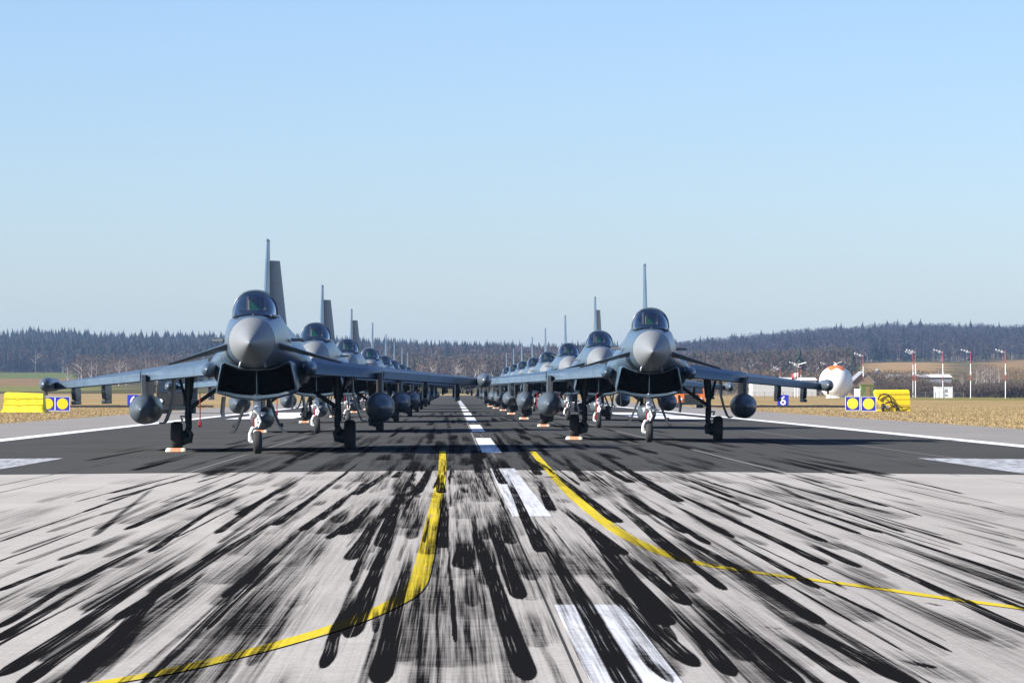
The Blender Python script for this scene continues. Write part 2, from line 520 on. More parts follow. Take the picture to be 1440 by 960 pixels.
    for u0, v0, u1, v1, wd, dk in lst:
        (xa, ya), (xb, yb) = ground_at(*f(u0, v0)), ground_at(*f(u1, v1))
        if yb < ya:
            continue
        xb += .45 * (xb - xa); yb += .45 * (yb - ya)
        MK.append((xa, ya, xb, yb, wd * (.85 if f is uv4 else .56) * (1.5 if dk < .6 else 1), dk))
LISTED = len(MK)
for _ in range(330):                                    # lighter, older marks over the whole touchdown zone
    ya = 16 + 110 * rng.random() ** 1.1
    xa = CX + rng.normal(0, 4.2)
    ln = rng.uniform(3, 16) * (1 if ya < 70 else 1.6)
    MK.append((xa, ya, xa + rng.normal(0, .05), ya + ln, rng.uniform(.10, .30), rng.uniform(.12, .42) * (1.5 if ya > 75 else 1)))
for _ in range(240):                                    # thin streaks
    ya = 15 + 62 * rng.random() ** 1.1
    xa = CX + rng.normal(0, 4.0)
    MK.append((xa, ya, xa + rng.normal(0, .05), ya + rng.uniform(3, 22), rng.uniform(.02, .07), rng.uniform(.35, .95)))
for _ in range(90):                                     # medium dark short marks
    ya = 15 + 62 * rng.random() ** 1.1
    xa = CX + rng.normal(0, 3.6)
    MK.append((xa, ya, xa + rng.normal(0, .04), ya + rng.uniform(2, 9), rng.uniform(.10, .22), rng.uniform(.35, .7)))
for _ in range(170):
    ya = 74 + 200 * rng.random() ** 1.2
    xa = CX + rng.normal(0, 3.6)
    MK.append((xa, ya, xa + rng.normal(0, .08), ya + rng.uniform(8, 30), rng.uniform(.15, .35), rng.uniform(.5, .9)))
for _ in range(70):                                     # broad grey veils
    ya = rng.uniform(18, 70)
    xa = CX + rng.normal(0, 3.4)
    MK.append((xa, ya, xa, ya + rng.uniform(4, 14), rng.uniform(.25, .9), rng.uniform(.10, .30)))
MKP = [(m, rng.uniform(0, 6.28), rng.uniform(.002, .009), [.22 + rng.normal(0, .05), .5 + rng.normal(0, .06), .78 + rng.normal(0, .05)]) for m in MK]


def rubber(X, Y, listed=False):
    """listed: only the heavy marks, for paint that was renewed after the older, lighter ones"""
    keep = np.ones_like(X)
    for (xa, ya, xb, yb, wd, dk), ph, wob, ribs in (MKP[:LISTED] if listed else MKP):
        ln = max(yb - ya, .3)
        x_lo, x_hi = min(xa, xb) - wd - .1, max(xa, xb) + wd + .1
        idx = np.nonzero((X > x_lo) & (X < x_hi) & (Y > ya - .05) & (Y < yb + .05))[0]
        if not len(idx):
            continue
        x, y = X[idx], Y[idx]
        t = np.clip((y - ya) / ln, 0, 1)
        ctr = xa + (xb - xa) * t + wob * np.sin(ph + y * 0.9 / (0.5 + ln * .06)) * np.minimum(1, t * 6)
        u = np.abs(x - ctr) / (wd * .5)
        endr = np.minimum(1, (y - ya) / min(1.1, ln * .35))          # rounded touchdown end
        half = np.sqrt(np.clip(1 - (1 - endr) ** 2, 0, 1)) * (1 - .45 * t)
        edge = np.clip((half - u) / (.16 if dk > .75 else .45) + .5, 0, 1)
        fade = (1 - .40 * np.clip((t - .25) / .75, 0, 1) ** 1.2) * np.clip((1 - t) * 3.2, 0, 1)
        if dk > .75 and wd > .06:                         # the gaps between the ribs of the tread
            ur = (x - ctr) / (wd * (1 - .45 * t)) + .5
            rib = np.zeros_like(x)
            for r_ in ribs:
                rib = np.maximum(rib, np.clip(1.3 - np.abs(ur - r_) * wd / .006, 0, 1))
            edge = edge * (1 - .48 * rib * np.clip((y - ya - .5) / 1.2, 0, 1) * (.55 + .45 * np.sin(y * 1.7 + ph * 3)))
        keep[idx] *= 1 - np.clip(dk * edge * fade, 0, .985)
    base = .14 * np.exp(-((X - CX) / 4.4) ** 2) * np.clip((Y - 8) / 20, 0, 1)
    return 1 - keep * (1 - base * (.5 if listed else 1))


def grid_sheet(name, xs, ys, m, dz=0.0, parent=None, wear=1.0, listed=False):
    xs, ys = np.asarray(xs, float), np.asarray(ys, float)
    X, Y = np.meshgrid(xs, ys)
    Z = road_z(X) + dz
    nx, ny = len(xs), len(ys)
    co = np.stack([X, Y, Z], -1).reshape(-1, 3)
    i = np.arange(nx * ny).reshape(ny, nx)
    q = np.stack([i[:-1, :-1], i[:-1, 1:], i[1:, 1:], i[1:, :-1]], -1).reshape(-1, 4)
    return raw_mesh(name, co, q, m, rub=(rubber(co[:, 0], co[:, 1]) if not listed else .45 * rubber(co[:, 0], co[:, 1]) + .55 * rubber(co[:, 0], co[:, 1], True)) * wear, parent=parent)


def raw_mesh(name, co, faces, m, rub=None, tint=None, parent=None):
    faces = np.asarray(faces)
    k = faces.shape[1]
    me = bpy.data.meshes.new(name)
    me.vertices.add(len(co))
    me.vertices.foreach_set('co', np.asarray(co, np.float32).ravel())
    me.loops.add(faces.size)
    me.loops.foreach_set('vertex_index', faces.astype(np.int32).ravel())
    me.polygons.add(len(faces))
    me.polygons.foreach_set('loop_start', np.arange(0, faces.size, k, dtype=np.int32))
    me.update(calc_edges=True)
    if rub is not None:
        a = me.attributes.new('rubber', 'FLOAT', 'POINT')
        a.data.foreach_set('value', np.asarray(rub, np.float32))
    if tint is not None:
        a = me.attributes.new('tint', 'FLOAT_COLOR', 'POINT')
        t4 = np.ones((len(co), 4), np.float32)
        t4[:, :3] = tint
        a.data.foreach_set('color', t4.ravel())
    me.materials.append(m)
    me.validate()
    o = bpy.data.objects.new(name, me)
    C.objects.link(o)
    if parent is not None:
        o.parent = parent
    return o


def rows(a, b, step=1.0):
    """row positions about one rendered pixel apart"""
    out = [a]
    while out[-1] < b:
        d = out[-1]
        out.append(d + max(.05, step * d * d / (F * EYE * .711)))
    out[-1] = b
    return out


EDGE = 77.0
def paving(name, blocks, m):
    co, fa, o = [], [], 0
    for xs, ys in blocks:
        X, Y = np.meshgrid(np.unique(np.append(xs, CX)), ys)
        ny, nx = X.shape
        i = np.arange(nx * ny).reshape(ny, nx) + o
        fa.append(np.stack([i[:-1, :-1], i[:-1, 1:], i[1:, 1:], i[1:, :-1]], -1).reshape(-1, 4))
        co.append(np.stack([X, Y, road_z(X)], -1).reshape(-1, 3))
        o += nx * ny
    co = np.concatenate(co)
    return raw_mesh(name, co, np.concatenate(fa), m, rub=rubber(co[:, 0], co[:, 1]))


def span(a, b, st):
    return np.concatenate([[-22.6, -18, -14], np.arange(-14, a, .06), np.arange(a, b, st), np.arange(b, 16, .06), [16, CX + 23.5]])


tag(paving('runway_concrete', [(np.linspace(-22.6, CX + 23.5, 60), [-80, -30, 0, 8, 15]), (span(-3.8, 4.4, .0065), rows(15, 30)), (span(-6.2, 7.6, .011), rows(30, 50)), (span(-9.5, 12.5, .016), rows(50, EDGE))], M['concrete']), kind='structure')
cols2 = np.unique(np.concatenate([[-14.6, -12], np.arange(-9.5, 12.5, .04), [14, 16.4, CX]]))
tag(grid_sheet('runway_asphalt', cols2, np.concatenate([rows(EDGE, 330, 1.3), [400, 600, 900, 1500]]), M['asphalt']), kind='structure')
for s_, a_, b_ in (('', -22.6, -14.6), ('', 16.4, CX + 23.5)):
    tag(grid_sheet('runway_shoulder', np.linspace(a_, b_, 8), np.linspace(EDGE, 1500, 60), M['shoulder']), kind='structure')

# painted markings, each a sheet 4 mm above the pavement
tag(grid_sheet('edge_line', np.linspace(-14.75, -13.95, 5), np.concatenate([rows(EDGE, 300, 3), [600, 1000, 1500]]), M['fresh_white'], .004), kind='structure')
tag(grid_sheet('edge_line', np.linspace(15.75, 16.55, 5), np.concatenate([rows(EDGE, 300, 3), [600, 1000, 1500]]), M['fresh_white'], .004), kind='structure')
for k in range(26):
    a_, b_ = -1.5 + 50 * k, 28.5 + 50 * k
    if k == 0:
        a_ = 6
    tag(grid_sheet('centreline_dash', np.linspace(CX - .225, CX + .225, 64 if k < 2 else 24 if k < 4 else 4), rows(a_, b_, 1.0 if k < 4 else 4), M['white_paint'] if k < 2 else M['fresh_white'], .004, wear=1.0 if k < 2 else .55, listed=True), kind='structure')
for x0, x1 in ((-12.4, -8.75), (10.45, 14.2)):
    tag(grid_sheet('touchdown_mark', np.linspace(x0, x1, 30), rows(EDGE + .5, 96, 2), M['worn_white'], .004), kind='structure')
    tag(grid_sheet('aiming_point_mark', np.linspace(x0, x1, 6), np.linspace(232, 300, 12), M['fresh_white'], .004, wear=.3), kind='structure')


def strip(name, pix, wd, m, dz):
    g = [ground_at(*p) for p in pix]
    c = catmull(g, 110)
    d = np.gradient(c, axis=0)
    d /= np.linalg.norm(d, axis=1)[:, None] + 1e-9
    n = np.stack([-d[:, 1], d[:, 0]], 1)
    off = np.linspace(-.5, .5, 21) * wd
    xy = c[:, None, :] + n[:, None, :] * off[None, :, None]
    ny, nx = xy.shape[:2]
    X, Y = xy[..., 0].ravel(), xy[..., 1].ravel()
    i = np.arange(nx * ny).reshape(ny, nx)
    q = np.stack([i[:-1, :-1], i[:-1, 1:], i[1:, 1:], i[1:, :-1]], -1).reshape(-1, 4)
    return raw_mesh(name, np.stack([X, Y, road_z(X) + dz], 1), q, m, rub=rubber(X, Y))


tag(strip('taxi_line', [(622, 634), (622, 660), (615, 700), (605, 750), (594, 800), (580, 830), (545, 853), (480, 880), (390, 907), (300, 930), (225, 947), (150, 960), (60, 975)], .15, M['yellow_paint'], .006), kind='structure')
tag(strip('taxi_line', [(749, 635), (775, 665), (800, 692), (845, 730), (880, 754), (925, 775), (965, 788), (1020, 799), (1090, 809), (1200, 823), (1320, 840), (1440, 856), (1560, 872)], .15, M['yellow_paint'], .006), kind='structure')

# ------------------------------------------------------------------ the jet (nose towards -Y, origin on the ground under the nose wheel)
def body_rings():
    st = [
        (-3.02, [(0, 3.10), (.26, 3.03), (.45, 2.85), (.53, 2.57), (.46, 2.30), (.27, 2.11), (0, 2.04)]),
        (-1.9, [(0, 3.16), (.34, 3.12), (.55, 2.92), (.63, 2.58), (.56, 2.26), (.33, 2.06), (0, 1.99)]),
        (-.4, [(0, 3.17), (.50, 3.15), (.66, 2.95), (.73, 2.60), (.68, 2.25), (.40, 2.03), (0, 1.97)]),
        (.8, [(0, 3.22), (.50, 3.18), (.68, 2.93), (.76, 2.58), (.76, 2.25), (.50, 2.05), (0, 1.96)]),
        (1.7, [(0, 3.42), (.42, 3.30), (.66, 2.95), (.76, 2.60), (.92, 2.28), (.72, 1.95), (0, 1.80)]),
        (2.4, [(0, 3.40), (.42, 3.30), (.66, 2.95), (.78, 2.60), (1.16, 2.16), (.93, 1.62), (0, 1.36)]),
        (4.0, [(0, 3.30), (.42, 3.20), (.70, 2.90), (.86, 2.55), (1.22, 2.12), (.94, 1.56), (0, 1.34)]),
        (7.0, [(0, 3.16), (.38, 3.08), (.74, 2.82), (1.00, 2.45), (1.16, 2.06), (.94, 1.56), (0, 1.36)]),
        (9.5, [(0, 2.95), (.34, 2.90), (.70, 2.70), (1.00, 2.40), (1.04, 2.05), (.92, 1.62), (0, 1.48)]),
        (10.7, [(0, 2.75), (.34, 2.76), (.72, 2.66), (.95, 2.36), (.96, 2.08), (.82, 1.76), (0, 1.62)])]
    ys = np.array([s[0] for s in st])
    pr = np.array([catmull(s[1], 4) for s in st])
    full = catmull(np.concatenate([ys[:, None], pr.reshape(len(st), -1)], 1), 4)
    return [mirror_ring(r[1:].reshape(-1, 2), r[0]) for r in full]


def airfoil_ring(x, le, te, z, th, n=7, droop=0.0, twist=0.0):
    top, bot = [], []
    for k in range(n + 1):
        t = (k / n) ** 1.7
        h = th * 2.6 * (math.sqrt(t) * .5 - t * .32 - t * t * .18) if t < 1 else 0
        y = le + (te - le) * t
        zc = z - droop * max(0, 1 - t / .12) - twist * (t - .5)
        top.append((x, y, zc + h))
        bot.append((x, y, zc - h * .75))
    return top + bot[-2:0:-1]


def box_plate(mb, poly_xz, y0, y1, th, mi=0):
    """thin plate: a polyline in x,z swept from y0 to y1"""
    p = [Vector((a, 0, b)) for a, b in poly_xz]
    rings = []
    for i, q in enumerate(p):
        d = (p[min(i + 1, len(p) - 1)] - p[max(i - 1, 0)]).normalized()
        n = Vector((d.z, 0, -d.x)) * th * .5
        rings.append([(q.x + n.x, y0, q.z + n.z), (q.x - n.x, y0, q.z - n.z), (q.x - n.x, y1, q.z - n.z), (q.x + n.x, y1, q.z + n.z)])
    mb.loft(rings, mi=mi)


def poly_yz(mb, outline, x, th_fn):
    """fin-like plate: outline rings of (y,z) given as chord lines (le_y, te_y, z)"""
    rings = []
    for le, te, z in outline:
        th = th_fn(z)
        r = []
        for t, k in ((0, 0), (.08, .6), (.3, 1), (.7, .9), (1, .15)):
            r.append((x + th * k * .5, le + (te - le) * t, z))
        for t, k in ((1, .15), (.7, .9), (.3, 1), (.08, .6)):
            r.append((x - th * k * .5, le + (te - le) * t, z))
        rings.append(r)
    mb.loft(rings)


def make_jet(loc, rot):
    j = empty('fighter_jet', loc, rot)
    # fuselage and radome
    b = MB(); b.loft(body_rings(), cap0=True, cap1=True)
    fus = b.build('fuselage', M['skin'], j, 50)
    b = MB()
    prof = []
    for k in range(17):
        t = k / 16
        prof.append((-4.75 + 1.75 * t, .528 * (0.02 + .98 * (1.42 * t - .42 * t * t)) if t > 0 else .006, 2.50 + .07 * t))
    b.loft([[(r * math.cos(2 * math.pi * a / 32), y, z + r * math.sin(2 * math.pi * a / 32)) for a in range(32)] for y, r, z in prof])
    b.build('radome', M['radome'], j, 60)
    b = MB(); b.tube([(0, -4.86, 2.50), (0, -4.70, 2.50)], [.006, .02]); b.build('nose_probe', M['rim'], j, 60)
    for s in (-1, 1):
        b = MB(); b.tube([(s * .27, -2.75, 2.09), (s * .30, -2.80, 2.00), (s * .30, -3.02, 1.98)], [.028, .022, .012])
        b.build('air_data_probe', M['rim'], j, 60)
    b = MB(); b.box(-.03, .03, -2.28, -2.12, 3.12, 3.20, taper=.012); b.build('antenna_blade', M['dark_skin'], fus)
    # wing-root shoulders: rounded glove at the front of each wing root
    for s in (-1, 1):
        b = MB(); b.lathe_y([(1.35, .01), (1.45, .08), (1.7, .15), (2.3, .19), (4.0, .17), (5.5, .05)], cx=s * 1.22, cz=1.96, n=16)
        b.build('root_fairing', M['skin'], j, 60)
    # intake
    half_o = [(0, 1.98), (.40, 2.00), (.76, 2.13), (.83, 2.08), (.895, 1.78), (.965, 1.44), (.925, 1.39), (.5, 1.27), (0, 1.21)]
    half_i = [(0, 1.91), (.40, 1.935), (.735, 2.075), (.785, 2.05), (.85, 1.78), (.915, 1.49), (.89, 1.475), (.5, 1.38), (0, 1.335)]
    half_b = [(0, 1.99), (.45, 2.03), (.84, 2.13), (.90, 2.07), (.94, 1.78), (.95, 1.53), (.89, 1.46), (.5, 1.34), (0, 1.29)]
    half_e = [(0, 1.99), (.45, 2.03), (.84, 2.13), (.90, 2.05), (.94, 1.78), (.92, 1.58), (.85, 1.50), (.5, 1.38), (0, 1.34)]
    sw = lambda h, f: [(p[0], f + (.22 * (2.05 - p[1]) / .7), p[1]) for p in h] + [(-p[0], f + (.22 * (2.05 - p[1]) / .7), p[1]) for p in h[-2:0:-1]]
    mid = [((a[0] * .55 + c[0] * .45), (a[1] * .55 + c[1] * .45)) for a, c in zip(half_o, half_i)]
    b = MB(); b.loft([sw(half_o, -.12), mirror_ring(half_b, 1.9), mirror_ring(half_b, 3.0), mirror_ring(half_e, 5.0)], cap0=False, cap1=True)
    intake = b.build('intake', M['skin'], j, 35)
    b = MB(); b.loft([sw(half_o, -.118), sw(mid, -.20), sw(half_i, -.16)], cap0=False, cap1=False)
    b.build('intake_lip', M['skin'], intake, 60)
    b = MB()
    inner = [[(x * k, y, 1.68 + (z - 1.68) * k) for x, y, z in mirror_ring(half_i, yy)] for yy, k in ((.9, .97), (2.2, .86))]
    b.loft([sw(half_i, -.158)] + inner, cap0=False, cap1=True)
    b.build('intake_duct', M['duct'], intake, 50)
    b = MB(); b.loft([[(-.012, -.10, 1.93), (.012, -.10, 1.93), (.03, 1.9, 1.93), (-.03, 1.9, 1.93)], [(-.012, .10, 1.30), (.012, .10, 1.30), (.03, 1.9, 1.30), (-.03, 1.9, 1.30)]])
    b.build('splitter_plate', M['skin'], intake)
    b = MB(); b.box(-.45, .45, -.05, 1.4, 1.975, 2.03, taper=.05); b.build('diverter', M['dark_skin'], intake)
    # engine nozzles
    for s in (-1, 1):
        b = MB(); b.lathe_y([(10.4, .44), (10.7, .45), (11.25, .36), (11.24, .33), (10.6, .38), (10.3, .02)], cx=s * .46, cz=2.18, n=24)
        b.build('nozzle', M['steel'], j, 40)
    # canopy, frame, cockpit
    st = [(-2.02, .40, .015), (-1.65, .452, .14), (-1.25, .482, .30), (-.85, .498, .46), (-.45, .505, .585), (0, .503, .635), (.45, .49, .615), (.95, .445, .53), (1.45, .35, .42), (1.85, .24, .30)]
    sc_ = catmull(st, 3)

    def arch(wd, h, y, z0=3.15, n=24, ex=2.25):
        out = []
        for k in range(n + 1):
            a = math.pi * k / n
            c_, s_ = math.cos(a), math.sin(a)
            bul = 1 + .035 * math.sin(2 * min(a, math.pi - a))
            out.append((wd * bul * math.copysign(abs(c_) ** (2 / ex), c_), y, z0 + h * abs(s_) ** (2 / ex)))
        return out
    b = MB(); b.loft([arch(r[1], r[2], r[0]) for r in sc_], closed=False)
    can = b.build('canopy', M['canopy'], j, 80)
    b = MB(); b.tube(arch(.512, .595, -.45), .030, 8)
    b.build('canopy_frame', M['skin'], can, 60)
    for s in (-1, 1):
        b = MB(); b.tube([(s * (r[1] + .012), r[0], 3.155) for r in sc_], .028, 6)
        b.build('canopy_sill', M['skin'], can, 60)
    b = MB()
    b.loft([[(-w_, y, 3.155), (w_, y, 3.155), (w_ * .8, y, z), (-w_ * .8, y, z)] for y, w_, z in ((-1.75, .30, 3.17), (-1.3, .40, 3.22), (-.85, .43, 3.30), (-.80, .43, 3.29), (-.78, .43, 3.18), (1.3, .30, 3.19))])
    tub = b.build('cockpit', M['cockpit'], j)
    b = MB(); b.rbox(-.17, .17, .30, .52, 3.17, 3.62, .03); b.rbox(-.13, .13, .22, .34, 3.40, 3.60, .03)
    b.build('seat', M['seat'], tub)
    for s in (-1, 1):
        b = MB(); b.box(s * .20 - .03, s * .20 + .03, .26, .40, 3.22, 3.64, taper=.006)
        b.build('seat_rail', M['beige'], tub)
    b = MB(); b.loft([[(-.10, -.86, 3.28), (.10, -.86, 3.28), (.10, -.855, 3.275), (-.10, -.855, 3.275)], [(-.12, -.66, 3.54), (.12, -.66, 3.54), (.12, -.655, 3.535), (-.12, -.655, 3.535)]])
    b.build('head_up_display', M['hud'], tub)
    for s in (-1, 1):
        b = MB(); b.tube([(s * .125, -.84, 3.25), (s * .14, -.70, 3.46), (s * .13, -.62, 3.52)], .018, 6)
        b.build('display_frame', M['beige'], tub)
    # fin and rudder
    b = MB(); poly_yz(b, [(5.6, 10.1, 2.95), (6.4, 10.1, 3.3), (7.9, 10.12, 4.2), (8.75, 10.14, 4.74), (8.82, 10.75, 4.79), (9.3, 10.82, 5.1), (9.62, 10.85, 5.28)], 0, lambda z: .17 - (z - 2.95) * .040)
    fin = b.build('fin', M['skin'], j, 40)
    b = MB(); b.lathe_y([(9.4, .005), (9.6, .034), (10.85, .034), (10.98, .01)], cz=5.26, n=10); b.build('fin_tip_pod', M['skin'], fin, 50)
    b = MB(); poly_yz(b, [(.02, .96, 2.98), (.02, .60, 4.76)], 0, lambda z: .075)
    b.build('rudder', M['skin'], fin, 40, loc=(0, 10.13, 0))
    b = MB(); b.rbox(-.10, .10, 5.2, 7.2, 3.02, 3.32, .04); b.build('spine_intake', M['skin'], fin)
    for s in (-1, 1):
        # wing with slat, pods, pylons
        b = MB()
        rings = []
        for t in np.linspace(0, 1, 9):
            x = 1.05 + 4.35 * t
            rings.append(airfoil_ring(s * x, 1.7 + 5.75 * t, 9.5 - .35 * t, 2.00 - .345 * t, .30 * (1 - t) ** 1.3 + .075))
        b.loft(rings)
        wing = b.build('wing', M['skin'], j, 40)
        for ta, tb in ((.045, .44), (.446, .985)):
            b = MB()
            rings = []
            for t in np.linspace(ta, tb, 7):
                x, le, z, th = 1.05 + 4.35 * t, 1.7 + 5.75 * t, 2.00 - .345 * t, .30 * (1 - t) ** 1.3 + .075
                c = .50 - .2 * t
                d = .115 + .035 * (1 - t)
                rings.append([(s * x, le - .06, z - d), (s * x, le - .02, z + .035 + .03 * (1 - t)), (s * x, le + c * .5, z + th * .45 - .01), (s * x, le + c, z + th * .62 + .012), (s * x, le + c, z - th * .3 - .02), (s * x, le + .10, z - d - .028), (s * x, le, z - d - .022)])
            b.loft(rings)
            b.build('slat', M['skin'], wing, 60)
        b = MB(); b.lathe_y([(6.15, .02), (6.22, .09), (6.4, .145), (6.75, .175), (7.3, .18), (9.6, .16), (10.1, .06)], cx=s * 5.50, cz=1.655, n=20)
        b.build('wingtip_pod', M['tank'], wing, 60)
        b = MB(); b.box(s * 5.5 - .03, s * 5.5 + .03, 6.5, 6.95, 1.39, 1.50, taper=.01); b.build('pod_antenna', M['dark_skin'], wing)
        for px, py, zb, zt, ln in ((4.0, 5.75, 1.24, 1.76, 2.4), (4.82, 6.7, 1.22, 1.70, 2.0)):
            b = MB()
            b.loft([[(s * px - .05, py + .32, zb + .05), (s * px + .05, py + .32, zb + .05), (s * px + .05, py + ln, zb), (s * px - .05, py + ln, zb)],
                    [(s * px - .055, py + .12, zb + .20), (s * px + .055, py + .12, zb + .20), (s * px + .055, py + ln, zb + .12), (s * px - .055, py + ln, zb + .12)],
                    [(s * px - .04, py, zt), (s * px + .04, py, zt), (s * px + .04, py + ln, zt), (s * px - .04, py + ln, zt)]])
            b.rbox(s * px - .06, s * px + .06, py + .05, py + ln, zb - .07, zb + .02, .02)
            b.build('pylon', M['tank'], wing)
        b = MB()
        b.loft([[(s * 2.88 - .04, 3.9, 1.34), (s * 2.88 + .04, 3.9, 1.34), (s * 2.88 + .09, 4.5, 1.34), (s * 2.88 + .06, 7.2, 1.34), (s * 2.88 - .06, 7.2, 1.34), (s * 2.88 - .09, 4.5, 1.34)],
                [(s * 2.88 - .05, 3.8, 1.86), (s * 2.88 + .05, 3.8, 1.86), (s * 2.88 + .10, 4.5, 1.86), (s * 2.88 + .07, 7.4, 1.84), (s * 2.88 - .07, 7.4, 1.84), (s * 2.88 - .10, 4.5, 1.86)]])
        b.build('tank_pylon', M['tank'], wing)
        b = MB(); b.lathe_y([(2.62, .015), (2.65, .055), (2.72, .065), (2.77, .13), (2.90, .225), (3.12, .30), (3.5, .345), (4.1, .362), (5.8, .36), (6.8, .28), (7.6, .12), (7.9, .02)], cx=s * 2.88, cz=1.03, n=28)
        b.build('drop_tank', M['tank'], wing, 50)
        # canard and strake
        b = MB()
        for_r = []
        for t in np.linspace(0, 1, 5):
            x = .50 + 1.50 * t
            for_r.append(airfoil_ring(s * x, -2.35 + 1.05 * t, -.75 + .10 * t, 2.48 - .41 * t, .115 * (1 - t) + .022, twist=(.09 * (1 - t) + .03)))
        b.loft(for_r)
        b.build('canard', M['skin'], j, 40)
        b = MB(); b.loft([[(s * .80, .35, 2.66), (s * .80, 1.9, 2.64), (s * .80, 1.9, 2.60), (s * .80, .35, 2.60)], [(s * 1.08, .75, 2.66), (s * 1.12, 1.75, 2.65), (s * 1.12, 1.75, 2.61), (s * 1.08, .75, 2.615)]])
        b.build('strake', M['dark_skin'], j)
        # main gear
        wx = 2.13
        b = MB()
        b.tube([(s * 1.80, 4.75, 1.80), (s * 1.84, 4.75, 1.25)], [.115, .10], 12)
        b.tube([(s * 1.84, 4.75, 1.25), (s * 1.86, 4.72, .70)], [.075, .07], 12)
        b.tube([(s * 1.84, 4.65, .95), (s * 1.82, 4.50, .60), (s * 1.88, 4.72, .42)], [.09, .075, .085], 8)
        b.tube([(s * .95, 4.70, 1.62), (s * 1.80, 4.70, 1.05)], [.045, .05], 8)
        b.tube([(s * 2.05, 4.9, 1.75), (s * 1.88, 4.8, 1.15)], .035, 8)
        b.tube([(s * 1.80, 4.72, .37), (s * 2.2, 4.72, .37)], .06, 10)
        leg = b.build('main_gear', M['gear_dark'], j, 50)
        b = MB(); b.lathe_x([(s * (wx - .145), .20), (s * (wx - .14), .31), (s * (wx - .10), .355), (s * (wx - .05), .368), (s * (wx + .05), .368), (s * (wx + .10), .355), (s * (wx + .14), .31), (s * (wx + .145), .20)], cy=4.72, cz=.362, n=32)
        b.build('tyre', M['rubber'], leg, 50)
        b = MB(); b.lathe_x([(s * (wx + .147), .19), (s * (wx + .12), .12), (s * (wx + .14), .05), (s * (wx + .14), .01)], cy=4.72, cz=.362, n=24)
        b.build('wheel_rim', M['rim'], leg, 40)
        b = MB(); b.lathe_x([(s * 1.90, .02), (s * 1.90, .17), (s * 1.985, .18), (s * 1.985, .02)], cy=4.72, cz=.34, n=20)
        b.tube([(s * 1.78, 4.5, .30), (s * 1.95, 4.55, .27)], .09, 8); b.tube([(s * 1.86, 4.5, .55), (s * 1.76, 4.48, .42), (s * 1.80, 4.5, .22)], .055, 8)
        b.build('brake', M['gear_dark'], leg, 40)
        b = MB(); b.tube([(s * 1.92, 4.60, .85), (s * 2.02, 4.56, .86), (s * 1.98, 4.56, .74)], .03, 6); b.build('torque_link', M['gear_white'], leg, 50)
        b = MB(); box_plate(b, [(s * 2.20, 1.78), (s * 2.22, 1.32), (s * 2.31, .98), (s * 2.41, .74), (s * 2.46, .69), (s * 2.55, .70)], 4.4, 5.6, .035)
        b.build('gear_door', M['skin'], leg, 60)
        b = MB(); box_plate(b, [(s * .98, 1.32), (s * 1.02, .95), (s * 1.0, .82)], 4.2, 6.0, .035)
        b.build('belly_door', M['skin'], leg, 60)
    # nose gear
    b = MB()
    b.tube([(0, .30, 1.35), (0, .22, .98), (0, .16, .80)], [.10, .085, .075], 12)
    b.tube([(0, .16, .82), (0, .12, .60)], [.06, .055], 12)
    b.tube([(0, .12, .62), (-.11, .08, .58), (-.165, .04, .46), (-.165, .0, .29)], [.06, .05, .045, .05], 10)
    b.tube([(-.19, .0, .275), (.12, .0, .275)], .045, 10)
    b.tube([(-.20, .10, .93), (.20, .10, .93)], .032, 8)
    b.tube([(0, .30, 1.10), (0, 1.0, 1.30)], .04, 8)
    b.tube([(.03, .06, .88), (.09, -.04, .74), (.03, .06, .60)], [.03, .03, .03], 8)
    b.rbox(-.17, -.08, .02, .1, .84, .98, .02); b.rbox(.09, .17, .02, .1, .86, .97, .02)
    ng = b.build('nose_gear', M['gear_white'], j, 50)
    b = MB(); b.lathe_x([(-.105, .15), (-.10, .22), (-.075, .257), (-.03, .268), (.03, .268), (.075, .257), (.10, .22), (.105, .15)], cy=0, cz=.265, n=28)
    b.build('tyre', M['rubber'], ng, 50, loc=(.01, 0, 0))
    b = MB(); b.lathe_x([(.11, .15), (.09, .10), (.11, .04), (.11, .01)], cy=0, cz=.265, n=20); b.build('wheel_rim', M['rim'], ng, 40, loc=(.01, 0, 0))
    b = MB(); b.lathe_x([(-.11, .15), (-.09, .10), (-.11, .04), (-.11, .01)], cy=0, cz=.265, n=20)
    b.build('wheel_rim', M['rim'], ng, 40, loc=(.01, 0, 0))
    b = MB()
    b.lathe_y([(-.02, .01), (-.03, .06), (-.01, .085), (.06, .08), (.09, .02)], cx=.0, cz=1.03, n=16)
    b.build('landing_light', M['lens'], ng, 50)
    b = MB(); b.lathe_y([(-.02, .01), (-.03, .035), (-.01, .055), (.05, .05), (.07, .02)], cx=.02, cz=.78, n=14)
    b.build('landing_light', M['lens'], ng, 50)
    b = MB(); b.box(-.10, -.05, .0, .03, .62, .84, taper=.004); b.build('red_flag', M['red'], ng)
    for s in (-1, 1):
        b = MB()
        box_plate(b, [(s * .24, 1.30), (s * .34, 1.06), (s * .44, .80), (s * .54, .56), (s * .60, .49), (s * .68, .50)], .55, 1.35, .05)
        b.tube([(s * .52, .60, .64), (s * .60, .60, .66)], .045, 8)
        b.build('nose_gear_door', M['dark_skin'], j, 60)  # shade under the fuselage is put into the dark door colour
    # centre-line tank, small belly blister, red streamer
    b = MB(); b.lathe_y([(1.7, .01), (1.8, .07), (2.1, .16), (2.7, .245), (3.4, .275), (5.4, .27), (6.6, .12), (6.9, .02)], cz=.80, n=24)
    b.build('centre_tank', M['tank'], j, 50)
    b = MB(); b.box(-.05, .05, 2.6, 5.2, 1.02, 1.28); b.build('centre_pylon', M['skin'], j)
    b = MB(); b.tube([(-1.50, 3.6, 1.42), (-1.50, 3.6, 1.10), (-1.505, 3.6, .72)], [.010, .016, .016], 6); b.rbox(-1.545, -1.465, 3.57, 3.63, .60, .72, .012)
    b.build('warning_streamer', M['red'], j)
